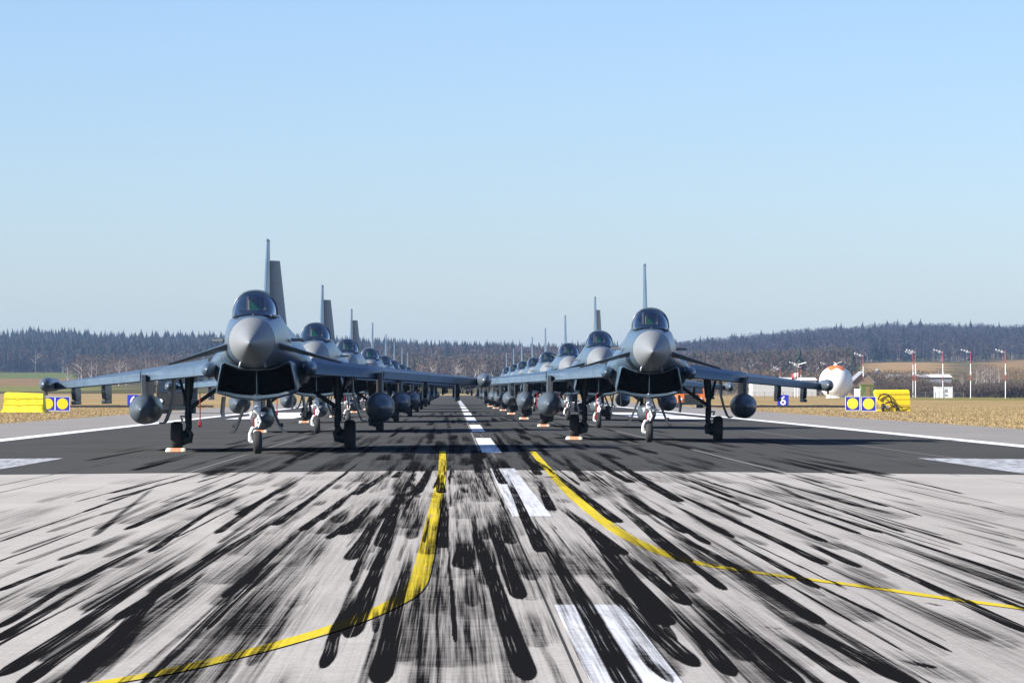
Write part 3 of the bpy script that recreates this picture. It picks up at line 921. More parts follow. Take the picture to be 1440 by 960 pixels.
    j.scale = (1.0, 1.0, 1.018)
    return j


jet0 = None
jets = []
LEFT = [(0, -4.60, .75, 28), (1, -4.72, .35, 28), (2, -4.76, .2, 26), (3, -4.55, .2, 0), (4, -4.58, .1, 0), (5, -4.6, 0, 0), (6, -4.6, 0, 28), (7, -4.55, 0, 0)]
LD = [100.3, 148, 194, 236, 286, 329, 381, 424]
RIGHT = [(0, 5.60, -1.6, 0), (1, 5.72, -.9, 22), (2, 5.70, -.5, 0), (3, 5.70, -.3, 0), (4, 5.75, -.2, 22), (5, 5.6, 0, 0), (6, 5.5, 0, 0), (7, 5.48, 0, 22)]
RD = [122, 168, 212, 258, 304, 341, 381, 431]
NTH = ['first', 'second', 'third', 'fourth', 'fifth', 'sixth', 'seventh', 'eighth']


def jet_label(side, k, rud):
    r = 'rudder turned aside' if rud else 'rudder straight'
    if k == 0:
        return f'grey fighter jet heading the {side} column, nearest the camera on that side, {r}'
    if k == 7:
        return f'grey fighter jet farthest back in the {side} column, {r}'
    return f'grey fighter jet {NTH[k]} from the front in the {side} column, {r}'


chock0 = None
for side, rowdef, ds in (('left', LEFT, LD), ('right', RIGHT, RD)):
    sg = -1 if side == 'left' else 1
    for (k, x, yaw, rud), d in zip(rowdef, ds):
        loc = (x, d, float(road_z(x)))
        rot = (0, sg * math.atan(CROWN), R(yaw))
        if jet0 is None:
            jet0 = make_jet(loc, rot)
            j = jet0
        else:
            j = copy_tree(jet0)
            j.location, j.rotation_euler = loc, rot
        tag(j, jet_label(side, k, rud), 'fighter jet', f'fighter jets parked in two columns on the runway')
        for f in j.children:
            if f.name.startswith('fin'):
                for q in f.children:
                    if q.name.startswith('rudder'):
                        q.rotation_euler = (0, 0, -R(rud))
        if side == 'right' and k == 3:
            b = MB(); b.tube([(.55, .3, 2.98), (.44, -.5, 3.30), (.26, -1.15, 3.58), (.46, -1.5, 3.43), (.70, -1.8, 3.24)], [.07, .065, .06, .06, .095], 10)
            b.build('refuelling_probe', M['dark_skin'], j, 60)
        # chock against the front of the main wheel on the left of the picture
        mtx = Matrix.Translation(loc) @ Matrix.Rotation(R(yaw), 4, 'Z') @ Matrix.Rotation(sg * math.atan(CROWN), 4, 'Y')
        p = mtx @ Vector((-2.13, 4.22, 0))
        if chock0 is None:
            b = MB()
            n = 12
            rings = []
            for xx, sc in ((-.25, .35), (-.235, .8), (-.20, 1), (.20, 1), (.235, .8), (.25, .35)):
                rings.append([(xx, -.07 * sc, .004), (xx, -.06 * sc, .07 * sc), (xx, -.02, .095 * sc), (xx, .03, .09 * sc), (xx, .08 * sc, .004)])
            b.loft(rings)
            ck = chock0 = b.build('wheel_chock', M['chock'], None, 40)
            for xx in (-1, 1):
                b = MB()
                b.loft([[(xx * a_, -.072 * sc, .006), (xx * a_, -.062 * sc, .072 * sc), (xx * a_, -.02, .097 * sc), (xx * a_, .03, .092 * sc), (xx * a_, .082 * sc, .006)] for a_, sc in ((.13, 1), (.20, 1), (.236, .82), (.252, .36))])
                b.build('chock_end', M['chock_pale'], ck, 40)
        else:
            ck = copy_tree(chock0)
        ck.location = (p.x, p.y, float(road_z(p.x)) + .004)
        ck.rotation_euler = (0, sg * math.atan(CROWN), R(yaw + random.uniform(-4, 4)))
        tag(ck, f'orange and white chock at the main wheel of the {NTH[k]} jet in the {side} column', 'wheel chock', 'chocks at the main wheels of the parked jets')


# ------------------------------------------------------------------ airfield furniture
def gz(y_px, d):
    return EYE - (y_px - VY) * d / F


def put(x, d, z=GRASS_Z):
    return Vector(((x - VX) * d / F, d, z))


# marker boards with a yellow disc beside the runway
def marker_board(loc, disc_mat, label):
    b = MB(); b.rbox(-.60, .60, -.03, .03, .08, 1.26, .015)
    o = b.build('marker_board', M['blue'], None, loc=loc)
    b = MB(); b.lathe_y([(-.052, .001), (-.052, .47), (-.034, .475)], cz=.67, n=40); b.build('disc', disc_mat, o, 40)
    b = MB()
    for a_, c_, d_, e_ in ((-.63, -.59, .06, 1.28), (.59, .63, .06, 1.28), (-.63, .63, .05, .09), (-.63, .63, 1.25, 1.29)):
        b.box(a_, c_, -.045, .045, d_, e_)
    b.build('frame', M['white'], o)
    b = MB()
    for sx in (-.45, .45):
        b.box(sx - .03, sx + .03, -.02, .04, -.02, .10); b.box(sx - .03, sx + .03, .0, .5, -.02, .03)
    b.build('leg', M['white'], o)
    tag(o, label, 'marker sign', 'blue boards with yellow discs beside the runway')
    return o


DS = 366
marker_board(put(67, DS), M['sign_yellow'], 'blue board with orange-yellow disc right beside the plain yellow tarp on the left')
marker_board(put(88, DS - 3), M['sign_yellow'], 'blue board with orange-yellow disc nearer the parked jets on the left grass')
marker_board(put(1199, DS + 2), M['sign_lemon'], 'blue board with lemon-yellow disc nearer the white sphere on the right grass')
marker_board(put(1221.5, DS - 6), M['sign_lemon'], 'blue board with lemon-yellow disc touching the yellow housing on the right grass')


def number_sign(loc, label):
    b = MB(); b.rbox(-.62, .62, -.12, .12, .10, 1.32, .02)
    o = b.build('distance_sign', M['blue'], None, loc=loc)
    cu = bpy.data.curves.new('numeral', 'FONT')
    cu.body = '6'; cu.size = 1.35; cu.align_x = 'CENTER'; cu.extrude = .008; cu.offset = .025
    cu.materials.append(M['white'])
    tf = bpy.data.objects.new('numeral_text', cu)
    C.objects.link(tf)
    bpy.context.view_layer.update()
    t = bpy.data.objects.new('numeral', bpy.data.meshes.new_from_object(tf.evaluated_get(bpy.context.evaluated_depsgraph_get())))
    bpy.data.objects.remove(tf)
    C.objects.link(t)
    t.parent = o
    t.location = (0, -.135, .23)
    t.rotation_euler = (R(90), 0, 0)
    b = MB(); b.box(-.5, -.42, -.05, .05, -.05, .11); b.box(.42, .5, -.05, .05, -.05, .11); b.build('leg', M['white'], o)
    tag(o, label, 'distance sign', 'blue distance signs on both sides of the runway')


number_sign(put(1101, 470), 'small blue sign with a white 6 on the right grass')
number_sign(put(187, 470), 'small blue sign with a white 6 half hidden behind a drop tank on the left')
for xa, xb, lab in ((985, 1216, 'long low black strip across the right grass by the blue signs'), (96, 300, 'long low black strip across the left grass by the blue signs')):
    d = 455  # low black ridge laid straight across the grass
    a_, c_ = put(xa, d), put(xb, d)
    b = MB(); b.loft([[(x, a_.y - .25, GRASS_Z - .02), (x, a_.y - .18, GRASS_Z + .22), (x, a_.y + .18, GRASS_Z + .22 + .03 * math.sin(x)), (x, a_.y + .25, GRASS_Z - .02)] for x in np.linspace(a_.x, c_.x, 14)])
    tag(b.build('black_strip', M['black']), lab, 'cable cover', 'black strips across the grass on both sides')

# yellow tarpaulin over the arresting gear on the left
b = MB()
rings = []
wd = 1.62
for k, (z, ins) in enumerate(((0, -.22), (.10, -.20), (.30, -.02), (.85, .02), (1.40, .03), (1.56, .08), (1.60, .22))):
    r = []
    n = 44
    for q in range(n):
        t = q / n * 4
        if t < 1: p = (-1 + 2 * t, -1)
        elif t < 2: p = (1, -1 + 2 * (t - 1))
        elif t < 3: p = (1 - 2 * (t - 2), 1)
        else: p = (-1, 1 - 2 * (t - 3))
        fold = .035 * math.sin(q * 2.1 + k * .7) * (1.3 - z * .5)
        r.append((p[0] * (wd - ins + fold), p[1] * (1.25 - ins + fold), z + (.02 * math.sin(q * 1.3) if z > 1 else 0) - (.05 * p[0] if z > 1.3 else 0)))
    rings.append(r)
b.loft(rings)
o = b.build('tarp_cover', M['tarp'], None, 50, loc=put(33, 352) + Vector((0, 1.2, 0)))
tag(o, 'bright yellow tarpaulin draped over a box on the left grass', 'tarpaulin')
b = MB()
for zz in (.62, 1.18):
    b.tube([(-1.63, -1.28, zz + .03), (-.6, -1.29, zz - .02), (.4, -1.285, zz + .02), (1.63, -1.28, zz)], .018, 6)
b.build('rope', M['tarp_deep'], o, 60)

# yellow arresting-gear housing with wheel and hoses on the right
e = empty('arresting_gear', put(1256, 366))
tag(e, 'yellow arresting-gear housing with a black wheel and looped hoses on the right grass', 'arresting gear')
b = MB()
b.loft([[(-.5, 0, .02), (1.45, 0, .02), (1.45, 2.2, .02), (-.5, 2.2, .02)], [(-1.35, 0, .95), (1.45, 0, .95), (1.45, 2.2, .95), (-1.35, 2.2, .95)], [(-1.5, .05, 1.70), (1.40, .05, 1.72), (1.40, 2.15, 1.72), (-1.5, 2.15, 1.70)], [(-1.4, .2, 1.85), (1.3, .2, 1.87), (1.3, 2.0, 1.87), (-1.4, 2.0, 1.85)]])
b.build('housing', M['tarp_deep'], e, 30)
b = MB()
for zz in (.55, 1.05, 1.5):
    b.box(-.3 if zz < .9 else -1.3, 1.42, -.035, .0, zz, zz + .035)
b.build('rib', M['tarp_deep'], e)
b = MB(); b.lathe_x([(-1.05, .14), (-1.04, .30), (-.99, .345), (-.85, .345), (-.80, .30), (-.79, .14)], cy=-.25, cz=.34, n=28)
b.build('tyre', M['rubber'], e, 50)
b = MB(); b.lathe_y([(-.45, .02), (-.45, .16), (-.35, .17), (-.3, .02)], cx=-.55, cz=.36, n=18); b.build('wheel_rim', M['rim'], e, 40)
b = MB()
b.tube([(-1.30, -.1, 1.0)] + [(-.75 - .55 * math.cos(a), -.12, .95 + .55 * math.sin(a)) for a in np.linspace(.2, 2.9, 12)] + [(-.10, -.2, .55), (.25, -.2, .25)], .055, 8)
b.tube([(-1.0, -.15, .95), (-.7, -.2, 1.15), (-.35, -.2, .8), (-.2, -.25, .45), (.2, -.3, .15), (.6, -.15, .38), (1.4, -.06, .42)], .035, 8)
b.tube([(-.9, -.2, .55), (-.5, -.25, .75), (-.15, -.2, .9), (.15, -.2, .62), (.35, -.25, .3), (.30, -.25, .08)], .04, 8)
b.tube([(-.4, -.2, .1), (-.1, -.3, .5), (.3, -.3, .55), (.45, -.2, .1)], .03, 8)
b.build('hose', M['black'], e, 60)
b = MB(); b.rbox(-1.45, -.4, -.35, .0, .0, .16, .02); b.rbox(-.35, .2, -.3, .0, .0, .3, .02); b.build('base_frame', M['tarp_deep'], e)

# white sphere with an orange cap
D = 1080
R0 = 23.6 * D / F
c = P(1175.5, 537, D)
e = empty('storage_sphere', (c.x, c.y, GRASS_Z))
tag(e, 'big white spherical tank with a scalloped orange cap on the right field', 'spherical tank')
b = MB()
prof = [(R0 * math.sin(a), R0 * math.cos(a)) for a in np.linspace(R(-68), R(90), 40)]
b.lathe_z([(c.z + z - GRASS_Z, r) for z, r in prof], n=64)
b.build('shell', M['white'], e, 60)
b = MB()
rings = []
for fz in np.linspace(0, 1, 10):
    r = []
    for k in range(96):
        a = 2 * math.pi * k / 96
        low = R(57 - 14 * (.5 - .5 * math.cos((a + math.pi / 2) * 6)) ** .8)
        el = low + (R(86) - low) * fz
        rr = R0 * 1.004
        r.append((rr * math.cos(el) * math.cos(a), rr * math.cos(el) * math.sin(a), c.z - GRASS_Z + rr * math.sin(el)))
    rings.append(r)
b.loft(rings, cap0=False)
b.build('cap', M['orange'], e, 60)
b = MB()
zt = c.z - GRASS_Z + R0
b.lathe_z([(zt - .1, .6), (zt + .15, .55), (zt + .2, .25), (zt + .6, .2), (zt + .65, .05)], n=16)
b.tube([(.1, 0, zt + .4), (1.5, 0, zt + .95)], .07, 6); b.tube([(-.2, 0, zt + .4), (-.5, 0, zt + .9)], .06, 6)
b.build('vent_fitting', M['white'], e, 40)
b = MB(); b.lathe_z([(-.1, R0 * .62), (c.z - GRASS_Z - R0 * .85, R0 * .55), (c.z - GRASS_Z - R0 * .84, .1)], n=40); b.build('base_ring', M['white'], e, 40)

# white hut with vents
D = 1040
p = put(1327.5, D)
b = MB(); b.box(-2.1, 2.1, 0, 3.2, 0, 2.62)
hut = b.build('utility_hut', M['white'], None, loc=p)
tag(hut, 'small white box hut with two dark vents on the right grass', 'hut')
b = MB(); b.box(-2.2, 2.2, -.1, 3.3, 2.62, 2.74); b.build('roof', M['white'], hut)
for z0, z1 in ((1.35, 2.15), (.45, .85)):
    b = MB(); b.box(.10, .45, -.03, .0, z0, z1); b.box(.52, .87, -.03, .0, z0, z1); b.build('vent', M['grey_roof'], hut)
b = MB(); b.box(-1.2, -1.17, -.02, .0, 0, 2.6); b.box(-2.1, -2.07, -.02, 0, 0, 2.6); b.build('seam', M['grey_roof'], hut)

# small boxes behind the marker boards
D = 440
for x0, x1, y0, m_, nme, lab, cat in ((1203, 1210.5, 546.5, 'white', 'equipment_cabinet', 'narrow white cabinet beside the olive box on the right field', 'cabinet'), (1210.5, 1228, 541.5, 'green_box', 'storage_box', 'olive green and brown storage box behind the blue marker boards', 'storage box')):
    a_, c_ = put(x0, D), put(x1, D)
    h = gz(y0, D) - GRASS_Z
    b = MB(); b.rbox(a_.x, c_.x, D, D + 1.4, GRASS_Z, GRASS_Z + h, .03)
    o = b.build(nme, M[m_])
    tag(o, lab, cat)
    if m_ == 'green_box':
        b = MB(); b.box(c_.x - .75, c_.x - .30, D - .03, D, GRASS_Z + .3, GRASS_Z + h - .1); b.build('door', M['brown_box'], o)
        b = MB(); b.box(a_.x - .05, c_.x + .05, D - .05, D + 1.45, GRASS_Z + h, GRASS_Z + h + .06); b.build('lid', M['green_box'], o)
    else:
        b = MB(); b.box(a_.x + .05, c_.x - .05, D - .02, D, GRASS_Z + .1, GRASS_Z + h - .1); b.build('door', M['white'], o)


# orange airfield trucks, facing the camera
def truck(loc, label, dark=False):
    rz = 0
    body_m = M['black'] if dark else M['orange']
    t = empty('snow_truck', loc, (0, 0, rz))
    tag(t, label, 'truck', 'trucks standing at the runway shoulders')
    b = MB()
    pr = [(-1.22, .75), (-1.25, 1.6), (-1.12, 2.75), (-.95, 2.88)]
    b.loft([[(-1.24, 0, .72), (1.24, 0, .72), (1.24, 2.3, .72), (-1.24, 2.3, .72)], [(-1.25, -.03, 1.65), (1.25, -.03, 1.65), (1.25, 2.3, 1.65), (-1.25, 2.3, 1.65)], [(-1.14, .22, 2.72), (1.14, .22, 2.72), (1.14, 2.2, 2.75), (-1.14, 2.2, 2.75)], [(-1.0, .40, 2.86), (1.0, .40, 2.86), (1.0, 2.1, 2.88), (-1.0, 2.1, 2.88)]])
    cab = b.build('cab', body_m, t, 30)
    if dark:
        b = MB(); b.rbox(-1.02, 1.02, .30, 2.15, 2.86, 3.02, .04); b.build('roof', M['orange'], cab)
    b = MB(); b.loft([[(-1.08, -.045, 1.72), (1.08, -.045, 1.72), (1.08, -.02, 1.72), (-1.08, -.02, 1.72)], [(-1.0, .16, 2.62), (1.0, .16, 2.62), (1.0, .19, 2.62), (-1.0, .19, 2.62)]]); b.build('windscreen', M['glass_dark'], cab)
    b = MB(); b.rbox(-.66, .66, -.08, -.02, .80, 1.64, .02); b.build('grille', M['black'], cab)
    b = MB(); b.rbox(-1.25, 1.25, -.22, -.04, .48, .78, .04); b.build('bumper', M['gear_dark'], cab)
    for s in (-1, 1):
        b = MB(); b.lathe_y([(-.075, .01), (-.08, .12), (-.04, .15), (-.02, .15)], cx=s * .92, cz=1.12, n=18); b.build('headlight', M['lens'], cab, 40)
        b = MB(); b.rbox(s * 1.42 - .09, s * 1.42 + .09, .15, .25, 1.7, 2.3, .03); b.tube([(s * 1.2, .2, 2.2), (s * 1.42, .2, 2.1)], .025, 6); b.build('mirror', M['black'], cab)
        for yy in (.9, 4.6, 5.9):
            b = MB(); b.lathe_x([(s * .82, .3), (s * .84, .48), (s * .90, .53), (s * 1.08, .53), (s * 1.14, .48), (s * 1.16, .3), (s * 1.12, .02)], cy=yy, cz=.53, n=24); b.build('wheel', M['rubber'], t, 40)
    b = MB(); b.rbox(-.5, .5, .9, 1.15, 2.90, 3.12, .03); b.build('beacon_bar', M['white'], cab)
    b = MB(); b.rbox(-1.22, 1.22, 2.6, 7.2, 1.05, 2.95, .05); b.box(-.5, .5, .5, 7.0, .6, 1.05); b.build('body', body_m, t)
    b = MB(); b.rbox(-1.2, 1.2, 3.2, 7.0, 2.95, 3.2, .05); b.build('hopper_cover', M['black'], t)
    return t


truck(put(972, 400, -.30), 'orange truck seen under the wing of the jet heading the right column').scale = (1, 1, .84)
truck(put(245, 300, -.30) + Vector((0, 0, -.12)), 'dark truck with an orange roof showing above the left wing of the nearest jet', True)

# approach-light masts
MASTS = [(1097, 519, 1150, .8), (1122, 512, 1150, 1.0), (1126.5, 516, 1120, .8), (1162, 512, 1300, .8), (1214, 500, 1080, 1), (1284, 497, 1120, .9), (1287.5, 495, 1060, 1), (1326, 495, 1040, 1), (1365, 495, 1020, 1), (1414, 495, 980, 1)]
PLACE = ['leftmost, shorter one of the red and white light masts, above the far wing', 'red and white light mast with a two-armed top left of the white sphere', 'short red and white light mast close beside the two-armed mast', 'red and white light mast just behind the white sphere',
         'tall red and white light mast right of the white sphere', 'red and white light mast standing just left of its twin mast', 'red and white light mast, right one of the close pair of masts', 'red and white light mast rising behind the white hut', 'red and white light mast second from the right edge', 'rightmost red and white light mast beside the dark hedge']
for (x, yt, d, k), lab in zip(MASTS, PLACE):
    p = put(x, d)
    h = gz(yt, d) - GRASS_Z
    e = empty('light_mast', p)
    tag(e, lab, 'light mast', 'red and white approach light masts on the right field')
    segs = 8
    wm, rm = MB(), MB()
    for q in range(segs):
        z0, z1 = h * q / segs, h * (q + 1) / segs
        (rm if q in (3, 6, 7) else wm).tube([(0, 0, z0), (0, 0, z1)], .10 * k, 8)
    rm.lathe_z([(h, .18 * k), (h + .25, .16 * k)], n=8)
    wm.build('pole', M['white'], e, 40)
    rm.build('red_band', M['mast_red'], e, 40)
    b = MB()
    b.tube([(0, -.1, h - .15), (-2.3 * k, -.6, h + .55 * k)], .13 * k, 6)
    b.tube([(0, -.1, h - .15), (-1.1 * k, -.9, h - .05)], .10 * k, 6)
    if 'two-armed' in lab and 'with a' in lab:
        b.tube([(0, -.1, h - .15), (2.2, -.6, h + .5)], .13, 6)
    b.build('arm', M['white'], e, 40)
    b = MB()
    for t in (.35, .65, .95):
        b.lathe_z([(h + .55 * k * t - .05, .16 * k), (h + .55 * k * t + .2, .16 * k)], cx=-2.3 * k * t, cy=-.15 - .5 * t, n=8)
    b.rbox(-.2, .2, -.35, -.1, h * .52, h * .52 + .5, .03)
    b.build('lamp', M['lens'], e, 40)

# windsock-like red and white shape between the masts
p = put(1118, 1180)
b = MB(); z = gz(529, 1180) - GRASS_Z
for q, (a_, c_) in enumerate(((-.9, -.35), (-.35, .3), (.3, 1.0))):
    b.loft([[(x, .8 * r * math.cos(t), z + .25 * x + .95 * r * math.sin(t)) for t in np.linspace(0, 2 * math.pi, 17)[:-1]] for x, r in ((a_, 1 - .2 * abs(a_)), (c_, 1 - .2 * abs(c_)))], mi=q % 2)
b.tube([(0, 0, 0), (0, 0, z)], .12, 6, mi=1)
tag(b.build('windsock', [M['mast_red'], M['white']], None, 40, loc=p), 'small red and white striped windsock between the light masts', 'windsock')


# low buildings
def building(name, x0, x1, ytop, d, depth, wall_m, roof_m, label, gable=False, nwin=0, base=GRASS_Z, ridge=None):
    a_, c_ = (x0 - VX) * d / F, (x1 - VX) * d / F
    h = gz(ytop, d) - base
    e = empty(name, ((a_ + c_) / 2, d, base))
    wd_ = (c_ - a_) / 2
    tag(e, label, 'building')
    b = MB(); b.box(-wd_, wd_, 0, depth, 0, h * (.6 if gable else .86)); b.build('wall', wall_m, e)
    b = MB()
    if gable:
        b.loft([[(-wd_ - .4, y, h * .55), (0, y, h), (wd_ + .4, y, h * .55), (wd_ + .4, y, h * .55 + .25), (0, y, h + .25), (-wd_ - .4, y, h * .55 + .25)] for y in (-.5, depth + .5)])
        b2 = MB(); b2.add([(-wd_, .02, h * .6), (wd_, .02, h * .6), (0, .02, h * .97)], [(0, 1, 2)]); b2.build('gable', wall_m, e)
    else:
        b.loft([[(-wd_ - .3, -.4, h * .86), (-wd_ - .3, depth * .5, h), (-wd_ - .3, depth + .4, h * .86)], [(wd_ + .3, -.4, h * .86), (wd_ + .3, depth * .5, h), (wd_ + .3, depth + .4, h * .86)]])
    b.build('roof', roof_m, e)
    for k in range(nwin):
        xx = -wd_ + (k + .5) * 2 * wd_ / nwin
        b = MB(); b.box(xx - .6, xx + .6, -.04, 0, h * .3, h * .62); b.build('window', M['glass_dark'], e)


building('hangar', 1058, 1148, 530.5, 1220, 16, M['hall_wall'], M['white'], 'long low white hall behind the right wing tip')
building('warehouse', 1146, 1166, 532, 1300, 14, M['grey_roof'], M['grey_roof'], 'low grey hall joined behind the white sphere', nwin=2)
building('barn', 1199, 1229, 523, 1220, 14, M['brown_box'], M['grey_roof'], 'brown barn with a pale pitched roof right of the white sphere', gable=True)
building('greenhouse', 1252, 1338, 526, 1320, 15, M['grey_roof'], M['white'], 'long pale-roofed shed half hidden by hedges behind the masts', nwin=5)
building('farmhouse', 1228, 1243, 519, 1900, 12, M['white'], M['grey_roof'], 'tiny white farmhouse with grey roof at the wood edge', gable=True, nwin=2, base=2.0)

# ------------------------------------------------------------------ ground and hills
SKY_U = [-900, -300, 0, 45, 90, 150, 230, 300, 400, 500, 600, 700, 780, 870, 920, 1000, 1060, 1130, 1180, 1260, 1340, 1440, 1700, 2300]
SKY_Y = [470, 466, 466, 463, 464, 468, 469, 470, 472, 477, 483, 488, 490, 488, 484, 475, 468, 461, 457, 452, 453, 456, 462, 475]


def terrain(X, D_):
    X, D_ = np.asarray(X, float), np.asarray(D_, float)
    u = X / np.maximum(D_, 50) * F + VX
    ridge = (VY - np.interp(u, SKY_U, SKY_Y)) * .75 + EYE - 20.5
    k = np.interp(u, [900, 1250], [1.0, 1.55])
    a_ = np.interp(D_, [0, 1180, 1500, 2100, 3000], [0, 0, 1.6, 4.9, 14.3]) * k
    s = np.clip((D_ - 3000) / 1500, 0, 1)
    s = s * s * (3 - 2 * s) * .6 + s * .4
    z = np.where(D_ <= 3000, GRASS_Z + a_, (GRASS_Z + 14.3 * k) * (1 - s) + ridge * s)
    far = np.clip((D_ - 4600) / 2500, 0, 1)
    return z * (1 - far) + GRASS_Z * far


def ground_mat():
    m = bpy.data.materials.new('dry_grass_ground')
    m.use_nodes = True
    t = m.node_tree
    N, L = t.nodes.new, t.links.new
    b = t.nodes['Principled BSDF']
    b.inputs['Roughness'].default_value = 1.0
    b.inputs['Specular IOR Level'].default_value = 0.0
    g = N('ShaderNodeNewGeometry')

    def noise(scale, st, det=5):
        mpn = N('ShaderNodeMapping'); mpn.inputs['Scale'].default_value = st
        L(g.outputs['Position'], mpn.inputs['Vector'])
        n = N('ShaderNodeTexNoise'); n.inputs['Scale'].default_value = scale; n.inputs['Detail'].default_value = det; n.inputs['Roughness'].default_value = .7
        L(mpn.outputs['Vector'], n.inputs['Vector'])
        return n.outputs['Fac']
    r = N('ShaderNodeValToRGB')
    for i, (p_, c_) in enumerate(((.28, (.14, .10, .048)), (.42, (.275, .195, .09)), (.58, (.36, .26, .125)), (.75, (.44, .335, .18)))):
        el = r.color_ramp.elements[i] if i < 2 else r.color_ramp.elements.new(p_)
        el.position = p_
        el.color = (*c_, 1)
    n1, n2 = noise(.25, (1, .35, 1), 8), noise(1.0, (.03, .02, 1), 3)
    mx = N('ShaderNodeMath'); mx.operation = 'ADD'
    m1 = N('ShaderNodeMath'); m1.operation = 'MULTIPLY'; m1.inputs[1].default_value = .55
    m2 = N('ShaderNodeMath'); m2.operation = 'MULTIPLY'; m2.inputs[1].default_value = .45
    L(n1, m1.inputs[0]); L(n2, m2.inputs[0]); L(m1.outputs[0], mx.inputs[0]); L(m2.outputs[0], mx.inputs[1])
    L(mx.outputs[0], r.inputs['Fac'])
    a = N('ShaderNodeAttribute'); a.attribute_name = 'tint'
    # the tint attribute holds the crop of each field; white means the dry airfield grass
    mm = N('ShaderNodeMix'); mm.data_type = 'RGBA'; mm.blend_type = 'MULTIPLY'; mm.inputs['Factor'].default_value = 1.0
    L(r.outputs['Color'], mm.inputs[6]); L(a.outputs['Color'], mm.inputs[7])
    L(mm.outputs[2], b.inputs['Base Color'])
    return m


M['grass'] = ground_mat()
gx = np.unique(np.concatenate([np.linspace(-6000, -900, 18), np.linspace(-900, 1300, 111), np.linspace(1300, 6000, 18)]))
gy = np.unique(np.concatenate([np.linspace(-400, 400, 9), np.linspace(400, 1180, 30), np.linspace(1180, 4700, 120), np.linspace(4700, 14000, 20)]))
GX, GY = np.meshgrid(gx, gy)
GZ = terrain(GX, GY)
tint = np.ones(GX.shape + (3,))
U = GX / np.maximum(GY, 50) * F + VX
def paint(mask, c): tint[mask] = c
paint((GY > 1350) & (GY < 4800), (.30, .36, .30))                                   # woodland floor
paint((U < 150) & (GY > 1500) & (GY <= 2350), (.55, .78, .45))
paint((U < 150) & (GY > 1900) & (GY <= 2500), (.70, .62, .55))                       # brown field
paint((U < 130) & (GY > 2480) & (GY <= 3000), (.36, .60, .33))                       # green field
paint((U > 1200) & (U < 1330) & (GY > 2050) & (GY <= 2950), (.95, .85, .78))         # stubble fields
paint((U > 1380) & (GY > 2050) & (GY <= 3200), (.85, .75, .66))
paint((GY > 760) & (GY < 1350) & (U > 1240), (.62, .75, .50))
i = np.arange(GX.size).reshape(GX.shape)
q = np.stack([i[:-1, :-1], i[:-1, 1:], i[1:, 1:], i[1:, :-1]], -1).reshape(-1, 4)
tag(raw_mesh('ground', np.stack([GX, GY, GZ - .02], -1).reshape(-1, 3), q, M['grass'], tint=tint.reshape(-1, 3)), kind='structure')

# dry grass blades along the edges of the paving
N_ = 130000
side = rng.random(N_) < .5
dd = 170 + 380 * rng.random(N_) ** 1.3
off = 22.9 + 36 * rng.random(N_) ** 2.2
xx = np.where(side, CX - off - .3, CX + off + .3)
hh = rng.uniform(.02, .08, N_) * np.where(off > 23.6, 1, .7)
ww = rng.uniform(.012, .04, N_)
an = rng.uniform(0, 6.28, N_)
lean = rng.normal(0, .08, (N_, 2))
v0 = np.stack([xx - ww * np.cos(an), dd - ww * np.sin(an), np.full(N_, GRASS_Z - .03)], 1)
v1 = np.stack([xx + ww * np.cos(an), dd + ww * np.sin(an), np.full(N_, GRASS_Z - .03)], 1)
v2 = np.stack([xx + lean[:, 0], dd + lean[:, 1], GRASS_Z + hh], 1)
co = np.stack([v0, v1, v2], 1).reshape(-1, 3)
basec = np.array([.34, .255, .135]) * rng.uniform(.75, 1.2, (N_, 1))
M['blade'] = attr_mat('grass_blades', 1.0)
tag(raw_mesh('dry_grass', co, np.arange(N_ * 3).reshape(-1, 3), M['blade'], tint=np.repeat(basec, 3, 0)), 'short dry tan grass along the runway shoulders', None, None, 'stuff')


# ------------------------------------------------------------------ trees
def conifer_tpl(r_):
    T, Cc = [], []
    h0 = r_.uniform(.10, .28)
    nl = 9
    for l in range(nl):
        f = l / (nl - 1)
        z = h0 + (1 - h0) * f
        rad = .17 * (1 - f) ** .62 + .022
        nb = 7 if l < 6 else 5
        a0 = r_.uniform(0, 6.28)
        for k in range(nb):
            a = a0 + 2 * math.pi * k / nb + r_.normal(0, .15)
            rr = rad * r_.uniform(.65, 1.2)
            dz = -.05 - .03 * r_.random()
            top = (0, 0, z + .10)
            p = (rr * math.cos(a - .45), rr * math.sin(a - .45), z + dz)
            q_ = (rr * math.cos(a + .45), rr * math.sin(a + .45), z + dz * r_.uniform(.6, 1.3))
            T.append((top, p, q_))
            Cc.append(r_.uniform(.7, 1.35))
    for k in range(3):
        a, c_ = 2.1 * k, 2.1 * (k + 1)
        T.append(((.012 * math.cos(a), .012 * math.sin(a), 0), (.012 * math.cos(c_), .012 * math.sin(c_), 0), (0, 0, .6)))
        Cc.append(-1)
    return np.array(T, float), np.array(Cc)


